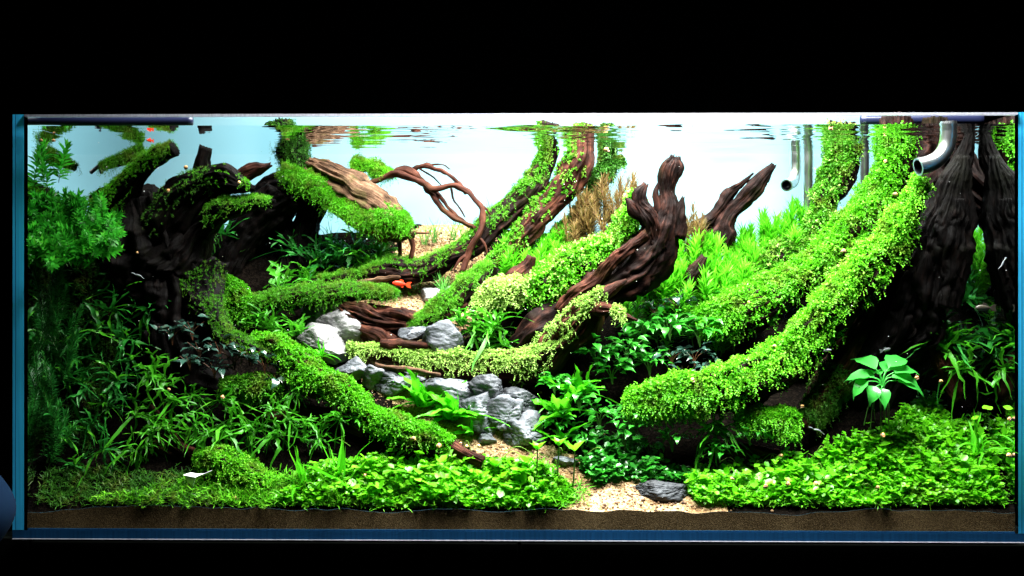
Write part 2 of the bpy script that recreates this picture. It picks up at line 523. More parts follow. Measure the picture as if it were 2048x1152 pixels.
gx = np.linspace(X0 - 0.0006, X1 + 0.0006, nx); gy = np.linspace(0.001, D - 0.001, ny)
GX, GY = np.meshgrid(gx, gy)
Z = gh(GX, GY)
V = np.stack([GX, GY, Z], -1).reshape(-1, 3)
idx = np.arange(nx * ny).reshape(ny, nx)
F = np.stack([idx[:-1, :-1], idx[:-1, 1:], idx[1:, 1:], idx[1:, :-1]], -1).reshape(-1, 4)
sand_me = mesh_np('sand', V, [F], M['sand'])
# planted soil away from the sand path
sand_me.materials.append(M['soil'])
fc = V[F].mean(1)
pathx = np.interp(fc[:, 1], [0, .03, .06, .1, .16, .2, .28, .36, .47], [.19, .19, .10, -.03, -.14, -.20, -.22, -.17, -.12])
halfw = np.interp(fc[:, 1], [0, .03, .08, .2, .3, .36, .47], [.13, .12, .07, .08, .12, .10, .06])
soil = np.abs(fc[:, 0] - pathx) > halfw + 0.02 * vnoise(fc * 30, 4)
sand_me.polygons.foreach_set('material_index', soil.astype(np.int32))
tag(obj('sand', sand_me), kind='structure')
# the cut face of the substrate behind the glass
top = gh(gx, np.full(nx, 0.001)) - 0.0005
Vf = np.concatenate([np.stack([gx, np.full(nx, 0.0008), np.zeros(nx)], -1), np.stack([gx, np.full(nx, 0.0008), top], -1)])
i = np.arange(nx - 1)
Ff = np.stack([i, i + 1, i + 1 + nx, i + nx], -1)
tag(obj('soil_layer', mesh_np('soil_layer', Vf, [Ff], M['soil_cut'])), kind='structure')

# ------------------------------------------------------------------ tubes and driftwood
def catmull(pts, n):
    p = np.asarray(pts, float)
    p = np.concatenate([[2 * p[0] - p[1]], p, [2 * p[-1] - p[-2]]])
    m = len(p) - 3
    t = np.linspace(0, m - 1e-6, n)
    i = np.floor(t).astype(int)
    f = (t - i)[:, None]
    a, b, c, d = p[i], p[i + 1], p[i + 2], p[i + 3]
    return 0.5 * (2 * b + (c - a) * f + (2 * a - 5 * b + 4 * c - d) * f ** 2 + (3 * b - a - 3 * c + d) * f ** 3)

def tube_grid(pts, seg, step, groove=0.0, lump=0.0, seed=0, flat=1.0):
    """pts: (x, y, z, r) -> surface grid, normals, uv"""
    p0 = np.asarray(pts, float)
    rough = groove > 0
    length = np.linalg.norm(np.diff(p0[:, :3], axis=0), axis=1).sum()
    n = max(6, int(length / step))
    c = catmull(p0, n)
    ctr, rad = c[:, :3], np.maximum(c[:, 3], 0.0006)
    if rough:                                        # nothing grown is a straight tube
        s0 = np.concatenate([[0], np.cumsum(np.linalg.norm(np.diff(ctr, axis=0), axis=1))])
        q0 = np.stack([s0 / (rad.mean() * 3.2), 0 * s0, 0 * s0 + seed * 5.1], -1)
        ctr = ctr + rad[:, None] * 0.30 * np.stack([vnoise(q0, 71), 0.5 * vnoise(q0, 72), vnoise(q0, 73)], -1)
        rad = rad * (1 + 0.30 * vnoise(q0 * 0.8, 74))
    tan = unit(np.gradient(ctr, axis=0))
    ref = np.array([0, -1.0, 0.15]) + 0 * tan
    u = unit(ref - (ref * tan).sum(-1, keepdims=True) * tan)
    v = np.cross(tan, u)
    th = np.linspace(0, 2 * np.pi, seg, endpoint=False)
    ss = np.concatenate([[0], np.cumsum(np.linalg.norm(np.diff(ctr, axis=0), axis=1))])
    T, SS = np.meshgrid(th, ss)
    R = np.repeat(rad[:, None], seg, 1)
    if groove:
        rm = rad.mean()
        cyl = np.stack([np.cos(T) * 2.6, np.sin(T) * 2.6, SS / (rm * 7)], -1)
        g1 = np.abs(vnoise(cyl + 7.3 * seed, seed))
        cyl2 = np.stack([np.cos(T) * 5.5, np.sin(T) * 5.5, SS / (rm * 5)], -1)
        g2 = np.abs(vnoise(cyl2 + 3.1 * seed, seed + 1))
        groove = groove * (0.35 + 1.1 * np.clip(vnoise(np.stack([np.cos(T) * 1.4, np.sin(T) * 1.4, SS / (rm * 3)], -1), seed + 9) + .5, 0, 1))
        R = R * (1 + groove * (np.minimum(g1, 0.35) / 0.35 - 0.75) + groove * 0.6 * (np.minimum(g2, 0.3) / 0.3 - 0.7))
        cyl3 = np.stack([np.cos(T) * 11, np.sin(T) * 11, SS / (rm * 2.5)], -1)
        R = R * (1 + groove * 0.55 * (np.minimum(np.abs(vnoise(cyl3 + 1.7 * seed, seed + 2)), .25) / .25 - .7) + 0.10 * groove * vnoise(cyl3 * np.array([1.6, 1.6, 4]), seed + 3))
    pos = ctr[:, None, :] + R[..., None] * (np.cos(T)[..., None] * u[:, None, :] + flat * np.sin(T)[..., None] * v[:, None, :])
    if lump:
        rr = R[..., None]
        for k in range(3):
            sc = (0.9 / max(rad.mean(), 0.004)) * 0.35
            pos[..., k] += lump * R * (vnoise(pos * sc, seed + 20 + k) + 0.45 * vnoise(pos * sc * 2.7, seed + 30 + k))
    if rough:                                        # splinters, pits and a patchy grain
        o2 = unit(pos - ctr[:, None, :])
        pos = pos + o2 * R[..., None] * (0.09 * vnoise(np.stack([np.cos(T) * 7, np.sin(T) * 7, SS * 60], -1), seed + 40) - 0.16 * np.exp(-(vnoise(np.stack([np.cos(T) * 3.2, np.sin(T) * 3.2, SS * 16], -1) + 3, seed + 41) / .07) ** 2) + 0.04 * vnoise(pos * 170, seed + 42))[..., None]
    nrm = np.cross(np.roll(pos, -1, 1) - np.roll(pos, 1, 1), np.gradient(pos, axis=0))
    out = pos - ctr[:, None, :]
    nrm = unit(nrm)
    nrm *= np.sign((nrm * out).sum(-1, keepdims=True) + 1e-12)
    uv = np.stack([T / (2 * np.pi) * rad.mean() * 6.28 + seed * 3.7, SS], -1)
    return pos, nrm, uv, ctr

def tube_mesh(name, grid, mat, caps=True, jag=0.0):
    pos, nrm, uv, ctr = grid
    n, seg = pos.shape[:2]
    V = pos.reshape(-1, 3).copy()
    U = uv.reshape(-1, 2)
    i = np.arange(n * seg).reshape(n, seg)
    j = np.roll(i, -1, 1)
    F = [np.stack([i[:-1], j[:-1], j[1:], i[1:]], -1).reshape(-1, 4)]
    if caps:
        e0 = ctr[0] + (ctr[0] - ctr[1]) * 0.3
        e1 = ctr[-1] + (ctr[-1] - ctr[-2]) * 0.3
        V = np.concatenate([V, [e0, e1]])
        U = np.concatenate([U, U[:1], U[-1:]])
        k = n * seg
        F.append(np.stack([j[0], i[0], np.full(seg, k)], -1))
        F.append(np.stack([i[-1], j[-1], np.full(seg, k + 1)], -1))
        if jag:
            for row, sgn in ((0, -1), (n - 1, 1)):
                t = unit((ctr[1] - ctr[0]) if row == 0 else (ctr[-1] - ctr[-2]))
                V[row * seg:(row + 1) * seg] += sgn * t * (rng.random((seg, 1)) ** 2) * jag
    return mesh_np(name, V, F, mat, uv=U)

def W(path):
    return [(*P(a, b, y), r * S(y)) for a, b, y, r in path]

# leaf shapes: x across (-.5...5), y along (0..1), z up
T_RHOMB = (np.array([[0, 0, 0], [.5, .5, .12], [0, 1, -.05], [-.5, .5, .12]]), np.array([[0, 1, 2, 3]]))
T_ROUND = (np.array([[0, 0, 0], [.42, .30, .06], [.46, .70, .05], [0, 1, -.08], [-.46, .70, .05], [-.42, .30, .06]]),
           np.array([[0, 1, 2, 3], [0, 3, 4, 5]]))
T_NEEDLE = (np.array([[-.3, 0, 0], [.3, 0, 0], [.35, .55, .10], [-.35, .55, .10], [0, 1, .02]]), [np.array([[0, 1, 2, 3]]), np.array([[3, 2, 4]])])

def leaves_bits(pos, d, up, ln, wd, tpl):
    tv, tf = tpl
    y = unit(d)
    x = unit(np.cross(y, up))
    z = np.cross(x, y)
    ln = np.broadcast_to(np.asarray(ln, float), (len(pos),)); wd = np.broadcast_to(np.asarray(wd, float), (len(pos),))
    V = (pos[:, None, :] + tv[None, :, 0, None] * (x * wd[:, None])[:, None, :]
         + tv[None, :, 1, None] * (y * ln[:, None])[:, None, :] + tv[None, :, 2, None] * (z * ln[:, None])[:, None, :])
    k = len(tv)
    off = (np.arange(len(pos)) * k)[:, None, None]
    tfs = tf if isinstance(tf, list) else [tf]
    return V.reshape(-1, 3), [(f[None] + off).reshape(-1, f.shape[1]) for f in tfs]

def join_bits(bits):
    V, F, n = [], {}, 0
    for v, fs in bits:
        V.append(v)
        for f in fs:
            F.setdefault(f.shape[1], []).append(f + n)
        n += len(v)
    return np.concatenate(V), [np.concatenate(x) for x in F.values()]

def rdir(n):
    return unit(rng.normal(size=(n, 3)))

def tuft(base, nrm, per, size, kind, thick):
    """tufts of small leaves standing on base points"""
    n = len(base)
    b = np.repeat(base, per, 0); nn = np.repeat(nrm, per, 0)
    m = len(b)
    hue = np.repeat(rng.random(n), per)
    stalk = unit(np.repeat(nrm + 0.55 * rdir(n) + np.array([0, 0, 0.25]), per, 0))
    u = .35 + .65 * rng.random(m)
    p = b + stalk * (u * np.repeat(thick * (0.35 + 0.9 * rng.random(n)), per))[:, None] + rdir(m) * size * 0.25
    if kind == 'leafy':
        d = unit(rdir(m) + 0.45 * stalk + np.array([0, 0, 0.1]))
        up = unit(np.array([0, 0, 1.0]) + 0.8 * rdir(m) + 0.3 * nn)
        L = size * (0.65 + 0.7 * rng.random(m))
        return leaves_bits(p, d, up, L, L * 0.66, T_RHOMB)
    if kind == 'round':
        d = unit(rdir(m) + 0.3 * stalk)
        up = unit(np.array([0, 0, 1.0]) + 0.6 * rdir(m))
        L = size * (0.65 + 0.7 * rng.random(m))
        return leaves_bits(p, d, up, L, L * 0.85, T_ROUND)
    d = unit(0.9 * rdir(m) + 0.5 * stalk + np.array([0, -0.1, -0.25]))       # 'feather'
    L = size * (0.6 + 0.9 * rng.random(m))
    return leaves_bits(p, d, rdir(m), L, size * 0.22, T_NEEDLE)

def moss_on(grid, parent, mat, n, per=7, size=5.5, kind='leafy', thick=7, facing=(-0.25, -0.35, 1.0), thr=0.1, span=(0, 1), depth=None, patch=0.35, drip=0.15):
    """moss over the upper side of a piece of wood, in uneven patches; sizes in photo pixels"""
    pos, nrm, uv, ctr = grid
    R, Sg = pos.shape[:2]
    px = S(ctr[:, 1].mean())
    n, per, size, patch, thick = int(n * 1.9), per + 2, size * 0.64, patch + 0.45, thick * 0.75
    f = unit(np.array(facing, float))
    k = int(n * 4)
    ti = rng.random(k) * (span[1] - span[0]) + span[0]
    ri = np.clip(ti * (R - 1), 0, R - 1.001)
    si = rng.random(k) * Sg
    a, b = ri.astype(int), si.astype(int) % Sg
    fr, fs = (ri - a)[:, None], (si - si.astype(int))[:, None]
    b2 = (b + 1) % Sg
    q = (pos[a, b] * (1 - fr) + pos[a + 1, b] * fr) * (1 - fs) + (pos[a, b2] * (1 - fr) + pos[a + 1, b2] * fr) * fs
    nn = nrm[a, b]
    sc = (nn * f).sum(-1) - thr + patch * (vnoise(q * 45, 3) * .7 + .5 * vnoise(q * 130, 4)) + 0.12 * rng.normal(size=k)
    ok = sc > 0
    q, nn = q[ok][:n], nn[ok][:n]
    if not len(q): return None
    bits = [tuft(q, nn, per, size * px, kind, thick * px * np.clip(1 + 1.3 * vnoise(q * 60, 6), .2, 3))]
    if drip:                                         # trailing strands below the edge
        e = rng.random(len(q)) < drip
        qe = q[e]
        if len(qe):
            m = 7
            bb = np.repeat(qe, m, 0)
            t = np.tile(np.arange(m), len(qe))[:, None]
            sway = np.repeat(rdir(len(qe)) * np.array([0.5, 0.6, 0.2]) + np.array([0, -0.4, -0.9]), m, 0)
            pp = bb + np.repeat(nn[e], m, 0) * thick * px * 0.6 + sway * t * size * px * 0.62
            d = unit(sway + 1.2 * rdir(len(pp)))
            if kind == 'feather':
                bits.append(leaves_bits(pp, d, rdir(len(pp)), size * px, size * px * 0.22, T_NEEDLE))
            else:
                bits.append(leaves_bits(pp, d, unit(np.array([0, -.4, 1.0]) + 0.6 * rdir(len(pp))), size * px * 0.9, size * px * 0.62, T_RHOMB))
    V, F = join_bits(bits)
    V = V - np.array(parent.matrix_world.translation if parent.parent else parent.location)
    o = obj('moss', mesh_np('moss', V, F, M[mat]), parent)
    o['kind'] = 'stuff'
    return o

_seed = [0]
def driftwood(name, label, arms, mat='wood', group=None, groove=0.22, lump=0.32, cat='driftwood'):
    """arms: list of dicts(path, moss=[dict...], part=name, mat). The first arm is the main one."""
    base = min((P(a, b, y) for arm in arms for a, b, y, r in arm['path']), key=lambda v: v.z)
    root = empty(name, base)
    tag(root, label, cat, group)
    for k, arm in enumerate(arms):
        _seed[0] += 1
        rr = max(p[3] for p in arm['path'])
        seg = 72 if rr > 24 else 44 if rr > 12 else 16
        g = tube_grid(W(arm['path']), seg, 0.0035 if rr > 12 else 0.006, arm.get('groove', groove), arm.get('lump', lump), _seed[0], arm.get('flat', 1.0))
        me = tube_mesh('wood', g, M[arm.get('mat', mat)], jag=arm.get('jag', 0.005) if rr > 12 else 0.0)
        o = obj(arm.get('part', 'log' if k == 0 else 'branch'), me, root, -Vector(base))
        for ms in arm.get('moss', ()):
            mo = moss_on(g, root, **ms)
    return root

def A(path, moss=(), **kw):
    return dict(path=path, moss=[moss] if isinstance(moss, dict) else list(moss), **kw)

# left arch
driftwood('driftwood', 'huge dark arched driftwood at the left reaching over with two moss-topped arms', [
    A([(330, 830, .17, 70), (330, 760, .19, 95), (325, 640, .21, 88), (325, 540, .22, 82), (318, 450, .22, 72), (310, 390, .21, 48)]),
    A([(340, 500, .19, 62), (378, 430, .185, 42), (420, 396, .18, 24), (452, 388, .175, 10)], part='trunk'),
    A([(285, 760, .23, 110), (290, 640, .24, 108), (285, 520, .24, 96), (275, 430, .23, 70), (262, 380, .22, 40)], part='trunk'),
    A([(330, 450, .2, 50), (350, 390, .18, 36), (400, 362, .17, 22), (450, 366, .16, 26), (490, 374, .15, 15), (507, 376, .15, 5)],
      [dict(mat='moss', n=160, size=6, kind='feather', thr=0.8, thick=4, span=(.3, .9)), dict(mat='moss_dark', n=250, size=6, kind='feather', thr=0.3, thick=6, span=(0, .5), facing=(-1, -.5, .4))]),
    A([(470, 358, .17, 12), (508, 345, .17, 13), (538, 331, .17, 4)], mat='wood_red'),
    A([(350, 540, .2, 62), (395, 460, .19, 42), (440, 424, .17, 27), (490, 408, .16, 18), (548, 403, .15, 4)],
      dict(mat='moss_mid', n=380, size=7, kind='feather', thr=0.6, thick=7, span=(.4, .97))),
    A([(220, 430, .2, 42), (255, 372, .18, 28), (300, 328, .16, 21), (350, 298, .15, 17)],
      dict(mat='moss', n=700, size=7, kind='feather', thr=0.4, thick=6, facing=(-.6, -.2, 1)), jag=0.002),
    A([(410, 370, .2, 18), (410, 330, .2, 17), (413, 296, .2, 13)]),
    A([(370, 560, .2, 60), (425, 640, .17, 34), (490, 690, .14, 22), (560, 722, .12, 10)],
      dict(mat='moss_mid', n=700, size=6, kind='feather', thr=0.1, thick=6, facing=(.6, -.2, 1))),
], mat='wood_shaded')
driftwood('driftwood', 'dark mossy filler mound added at the left end of the tank', [
    A([(150, 960, .12, 40), (180, 860, .17, 50), (200, 740, .2, 60), (215, 600, .22, 62), (215, 480, .22, 46)],  # added dark mass that blocks the bright back wall behind the ferns
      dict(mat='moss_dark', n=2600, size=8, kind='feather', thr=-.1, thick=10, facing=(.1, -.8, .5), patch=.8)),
])
driftwood('driftwood', 'thick root running down to the front under bright moss left of the sand path', [
    A([(500, 688, .16, 21.1), (580, 722, .14, 26.4), (650, 765, .12, 28.2), (720, 812, .10, 28.2), (800, 850, .085, 26.4), (880, 886, .07, 21.1), (965, 925, .06, 12.3)],
      [dict(mat='moss', n=3600, size=6.5, kind='leafy', thr=-.05, thick=9, span=(0, .88), facing=(.1, -.3, 1))], mat='wood_red'),
])
driftwood('driftwood', 'short bright mossy bump behind the dark arch foot', [
    A([(395, 556, .26, 20), (435, 578, .26, 30), (480, 612, .26, 28), (505, 645, .26, 16)],
      dict(mat='moss', n=1300, size=6, kind='leafy', thr=-.4, thick=7))])
driftwood('driftwood', 'small mossy log at the front glass beside the white scrap', [
    A([(398, 908, .06, 12), (440, 924, .05, 24), (490, 952, .045, 28), (545, 988, .04, 22)],
      dict(mat='moss', n=1300, size=6, kind='leafy', thr=-.4, thick=8)),
    A([(310, 888, .1, 8), (360, 908, .085, 17), (410, 938, .07, 17)], mat='wood_red')])
driftwood('driftwood', 'brown log under ferns with a moss cap above it at front left', [
    A([(470, 838, .13, 14), (560, 824, .13, 24), (650, 834, .12, 20), (725, 865, .1, 14)], mat='wood_red'),
    A([(445, 768, .12, 14), (500, 776, .12, 25), (565, 788, .12, 18)],
      dict(mat='moss_mid', n=1000, size=6, kind='leafy', thr=-.4, thick=8))])
driftwood('driftwood', 'thin brown stick leaning among the dark ferns at lower left', [
    A([(300, 810, .1, 5), (335, 850, .095, 7), (370, 905, .09, 6)], mat='wood_red')])

driftwood('driftwood', 'short mossy log end behind the cut mossy branch at upper left', [
    A([(205, 336, .26, 8), (250, 316, .27, 11), (288, 298, .28, 6)],
      dict(mat='moss_mid', n=260, size=8, kind='feather', thr=.0, thick=8, drip=.4), mat='wood')])

# centre left, behind
driftwood('driftwood', 'weathered tan log sloping down from the surface with a moss strip along its lower side', [
    A([(628, 332, .40, 24), (668, 352, .39, 34), (712, 388, .37, 38), (758, 428, .35, 34), (802, 460, .33, 20), (830, 470, .32, 6)], mat='wood_tan', groove=.34),
    A([(565, 342, .375, 12), (620, 366, .36, 19), (672, 412, .35, 19), (722, 442, .34, 20), (780, 440, .325, 20), (818, 456, .32, 8)],
      dict(mat='moss', n=1900, size=8, kind='feather', thr=-.1, thick=9, drip=.3), mat='wood_tan'),
    A([(818, 466, .32, 6), (826, 492, .325, 5), (822, 520, .33, 5)], mat='root', groove=0, lump=.3),
    A([(798, 462, .33, 5), (800, 490, .335, 4), (801, 512, .34, 4)], mat='root', groove=0, lump=.3),
    A([(822, 462, .32, 3), (838, 466, .32, 2.2), (858, 466, .32, 1.4)], mat='root', groove=0, lump=.3)])
driftwood('driftwood', 'black shaded wood on splayed legs standing behind the arch near the back wall', [
    A([(512, 392, .42, 14), (560, 366, .42, 32), (620, 372, .42, 44), (665, 398, .42, 26)]),
    A([(570, 378, .42, 40), (525, 440, .42, 44), (470, 520, .41, 50), (440, 580, .4, 40)], part='leg'),
    A([(628, 390, .42, 28), (614, 460, .42, 24), (620, 540, .41, 28)], part='leg'),
    A([(548, 430, .42, 16), (580, 480, .42, 22), (580, 540, .41, 30)], part='leg'),
    A([(600, 348, .43, 26), (575, 300, .43, 32), (560, 255, .43, 30)], dict(mat='moss_dark', n=500, size=7, kind='feather', thr=.1, facing=(-.2, -1, .2)), part='branch')], mat='wood_shaded')
rootarms = [
    [(622, 322, .43, 7), (660, 332, .43, 7), (705, 350, .42, 8), (728, 374, .42, 6)],
    [(725, 374, .40, 6), (765, 358, .40, 6), (792, 348, .39, 8), (838, 362, .38, 7), (870, 376, .37, 6), (905, 372, .36, 6), (938, 386, .35, 6), (962, 412, .34, 6), (966, 440, .33, 6), (952, 480, .32, 6), (938, 505, .32, 6), (924, 545, .315, 7)],
    [(780, 350, .41, 6), (815, 340, .40, 8), (848, 366, .39, 7), (878, 408, .37, 6), (905, 434, .35, 6), (945, 452, .34, 5)],
    [(838, 362, .39, 6), (872, 386, .38, 5), (896, 412, .36, 5), (922, 440, .35, 4), (950, 456, .34, 4)],
    [(822, 342, .41, 5), (848, 331, .41, 5), (872, 338, .40, 4), (898, 350, .39, 4), (918, 368, .38, 4), (932, 384, .36, 4)],
    [(902, 378, .37, 2.5), (908, 400, .37, 2), (922, 420, .37, 1.8), (930, 434, .37, 1)],
    [(958, 408, .34, 3), (972, 418, .34, 2.2), (982, 430, .34, 1)],
    [(840, 338, .41, 2), (864, 352, .41, 1.6), (884, 372, .41, 1)],
    [(952, 470, .325, 4), (968, 486, .32, 3), (975, 510, .32, 1.5)],
    [(936, 508, .32, 4), (918, 522, .315, 3), (908, 540, .31, 2)],
    [(835, 333, .42, 2), (880, 328, .42, 1.6), (900, 338, .42, 1)],
    [(700, 330, .43, 12), (740, 335, .425, 10), (785, 352, .42, 8)],
]
driftwood('root', 'tangle of thin reddish bare roots arching out in front of the white back wall',
          [A(r, part='rootlet', groove=0.1, lump=.34) for r in rootarms[:-1]]
          + [A(rootarms[-1], dict(mat='moss', n=700, size=8, kind='feather', thr=-.6, thick=12), part='rootlet')], mat='root', cat='root')

# centre
driftwood('driftwood', 'tall pair of dark trunks slanting up through the surface with moss stripes at back centre', [
    A([(1108, 250, .40, 20), (1096, 322, .39, 21), (1058, 385, .37, 23), (1000, 440, .36, 25), (938, 488, .35, 24), (870, 524, .34, 24), (780, 545, .33, 18), (690, 556, .32, 12), (605, 566, .31, 6)],
      [dict(mat='moss_mid', n=1500, size=7, kind='feather', thr=.55, thick=8, facing=(-.6, .1, 1), span=(.15, .95)),
       dict(mat='moss_mid', n=450, size=6, kind='leafy', thr=.6, thick=8, facing=(-1, -.1, .4), span=(0, .35))]),
    A([(1172, 250, .39, 20), (1152, 330, .37, 22), (1112, 400, .36, 27), (1064, 452, .35, 29), (1018, 502, .33, 23), (982, 534, .32, 14)],
      [dict(mat='moss_mid', n=600, size=6, kind='leafy', thr=.72, thick=7, facing=(-1, -.5, .4), patch=.3)], mat='wood_red', groove=.32)])
driftwood('driftwood', 'deep green moss-clad branch behind the slanting trunks with a dark tip at right', [
    A([(1246, 324, .43, 4), (1214, 345, .42, 17), (1180, 405, .41, 21), (1136, 462, .40, 22), (1090, 500, .39, 18)],
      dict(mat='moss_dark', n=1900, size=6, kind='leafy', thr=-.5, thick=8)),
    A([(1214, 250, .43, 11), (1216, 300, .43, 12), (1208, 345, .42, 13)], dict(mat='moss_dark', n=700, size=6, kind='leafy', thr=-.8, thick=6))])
driftwood('driftwood', 'blunt dark log lying beside the sand path with grassy moss on its left flank', [
    A([(990, 536, .27, 18), (955, 566, .26, 23), (908, 602, .25, 22), (862, 632, .24, 17), (818, 652, .24, 7)],
      dict(mat='moss_mid', n=1000, size=8, kind='feather', thr=.1, thick=8, facing=(-.8, -.3, .8)), mat='wood')])
driftwood('driftwood', 'knobbly brown stub with a pale mossy hump right of the sand path', [
    A([(1062, 512, .28, 12), (1046, 548, .28, 22), (1010, 592, .27, 22)], mat='wood_red', lump=.4),
    A([(1042, 574, .25, 20), (1000, 592, .24, 27), (950, 622, .23, 16)], dict(mat='moss_pale', n=1100, size=6, kind='leafy', thr=-.2, thick=8))])
driftwood('driftwood', 'horizontal log across the sand path carrying soft green moss', [
    A([(465, 634, .27, 16), (520, 614, .27, 20), (590, 597, .27, 20), (680, 590, .26, 18), (758, 588, .26, 15), (795, 590, .26, 5)],
      dict(mat='moss_mid', n=1700, size=7, kind='feather', thr=0.0, thick=8))])
driftwood('driftwood', 'reddish brown split log lying bare between the pale stones', [
    A([(690, 612, .262, 12), (728, 632, .255, 26), (790, 652, .25, 25), (850, 660, .245, 16)], mat='wood_red', groove=.34),
    A([(800, 640, .25, 14), (860, 645, .245, 13), (930, 612, .24, 8)], mat='wood_red'),
    A([(715, 650, .24, 12), (760, 672, .235, 18), (800, 690, .23, 10)], mat='wood_red')])
driftwood('driftwood', 'thin bare brown log just above the long mossy log', [
    A([(760, 686, .2, 6), (820, 690, .2, 9), (895, 694, .2, 5)], mat='wood_red')])
driftwood('driftwood', 'orange brown stick under the long mossy log on the stones', [
    A([(750, 730, .165, 4), (810, 738, .158, 6), (880, 750, .15, 4)], mat='wood_tan')])
driftwood('driftwood', 'bare pale stick on the sand behind the red fish', [
    A([(690, 572, .3, 3), (745, 560, .3, 6), (800, 554, .3, 3)], mat='wood_tan')])

driftwood('driftwood', 'big dark log pointing up right with a knobbly broken head against the white back', [
    A([(1347, 317, .20, 9), (1343, 332, .20, 18), (1336, 354, .20, 20), (1337, 388, .20, 16), (1342, 420, .20, 29), (1326, 470, .20, 42), (1290, 522, .20, 42), (1235, 562, .20, 36), (1170, 612, .20, 38), (1100, 662, .21, 36), (1035, 705, .22, 26)],
      groove=.34, lump=.26, jag=.006),
    A([(1330, 500, .195, 26), (1304, 452, .192, 24), (1282, 418, .19, 20), (1280, 392, .19, 15), (1292, 370, .19, 5)], lump=.35, groove=.34),
    A([(1345, 470, .19, 20), (1357, 428, .19, 13), (1366, 396, .19, 3)], groove=.34, lump=.3),
    A([(1300, 440, .185, 12), (1266, 415, .185, 10), (1252, 398, .185, 2.5)], groove=.34, lump=.3),
    A([(1318, 430, .19, 10), (1312, 392, .19, 8), (1316, 366, .19, 2)], groove=.34, lump=.3),
    A([(1290, 470, .17, 10), (1230, 525, .17, 15), (1170, 575, .175, 15), (1120, 620, .18, 10)], mat='wood_red', groove=.4)])
driftwood('driftwood', 'leaf-moss covered log climbing behind the broken-headed dark log', [
    A([(1276, 396, .225, 12.0), (1246, 452, .235, 25.8), (1200, 514, .24, 36.1), (1138, 566, .25, 39.6), (1072, 598, .26, 31.0)],
      [dict(mat='moss', n=2600, per=6, size=8, kind='leafy', thr=-.3, thick=14, drip=.25), dict(mat='moss_pale', n=500, size=7, kind='leafy', thr=.1, thick=16)])])
driftwood('driftwood', 'long low log curving up to the right under a crest of pale yellow moss', [
    A([(1228, 578, .13, 6.2), (1203, 602, .135, 17.6), (1172, 640, .145, 26.4), (1132, 685, .155, 30.8), (1080, 724, .165, 29.9), (1020, 742, .175, 25.5), (950, 734, .185, 21.1), (870, 720, .195, 17.6), (780, 710, .205, 15.8), (695, 702, .215, 13.2)],
      [dict(mat='moss_pale', n=2500, size=6, kind='leafy', thr=.30, thick=10, span=(.42, 1), facing=(-.2, -.25, 1), drip=.3),
       dict(mat='moss_pale', n=1000, size=6, kind='leafy', thr=.62, thick=9, span=(.06, .45), facing=(-1, .05, .7))], mat='wood_red', groove=.3),
    A([(1195, 612, .125, 14.1), (1240, 628, .12, 7.9), (1272, 640, .118, 2.2)], dict(mat='moss_pale', n=120, size=7, kind='leafy', thr=-.1, thick=12, span=(.3, .6)), mat='wood_red'),
    A([(1195, 606, .13, 10.6), (1228, 576, .135, 7.9), (1252, 560, .14, 3.5)], mat='wood_red')])
driftwood('driftwood', 'two-pronged dark branch with a grey tip rising behind the stem plants', [
    A([(1546, 333, .36, 7), (1528, 352, .36, 12), (1492, 396, .36, 15), (1458, 440, .36, 18), (1425, 490, .36, 20)], groove=.34),
    A([(1504, 349, .36, 2.5), (1470, 380, .36, 9), (1432, 425, .36, 12), (1385, 470, .36, 14)], groove=.34)])
driftwood('driftwood', 'pointed black stump rising among the bright stem plants', [
    A([(1409, 516, .27, 7), (1388, 548, .27, 20), (1352, 592, .27, 28), (1300, 625, .27, 26)], groove=.3)])

# right
driftwood('driftwood', 'front mossy root sweeping from the broken top right down to the carpet', [
    A([(1848, 372, .12, 17.2), (1815, 430, .12, 28.3), (1770, 502, .12, 34.3), (1715, 582, .12, 38.6), (1650, 657, .115, 41.2), (1575, 717, .11, 41.2), (1490, 767, .105, 39.4), (1390, 802, .10, 36), (1305, 810, .10, 33), (1248, 806, .10, 16)],
      [dict(mat='moss', n=900, size=7.5, kind='leafy', thr=.1, thick=14, facing=(-.1, -1, .2), span=(.76, 1), drip=.6), dict(mat='moss', n=5200, size=7.5, kind='leafy', thr=.22, thick=15, facing=(-.5, -.35, 1), drip=.35)])])
driftwood('driftwood', 'middle mossy trunk breaking the surface and sweeping left behind the front root', [
    A([(1800, 240, .3, 26.9), (1800, 296, .29, 30.4), (1782, 356, .28, 33.2), (1742, 436, .27, 35.9), (1690, 502, .26, 35.9), (1620, 562, .25, 38.6), (1540, 607, .24, 38.6), (1460, 640, .22, 32.3), (1395, 652, .21, 16.2)],
      [dict(mat='moss', n=4300, size=7.5, kind='leafy', thr=.25, thick=15, facing=(-.7, -.35, .8), drip=.35, span=(.06, 1))]),
    A([(1862, 242, .34, 30.4), (1856, 320, .33, 34.1), (1805, 430, .3, 34.1), (1745, 530, .28, 26.9)], groove=.34)])
driftwood('driftwood', 'rear mossy trunk standing up through the surface with bare dark wood on its right', [
    A([(1690, 254, .38, 27.2), (1688, 300, .38, 32.0), (1670, 382, .37, 32.0), (1638, 450, .36, 28.8), (1582, 516, .35, 24.0), (1520, 548, .34, 20.0), (1475, 564, .33, 9.6)],
      [dict(mat='moss_mid', n=2500, size=7.5, kind='leafy', thr=.3, thick=12, facing=(-1, -.45, .5), drip=.22, span=(.1, 1)), dict(mat='moss_pale', n=500, size=6.5, kind='leafy', thr=.3, thick=13, facing=(-1, -.6, .6))])])
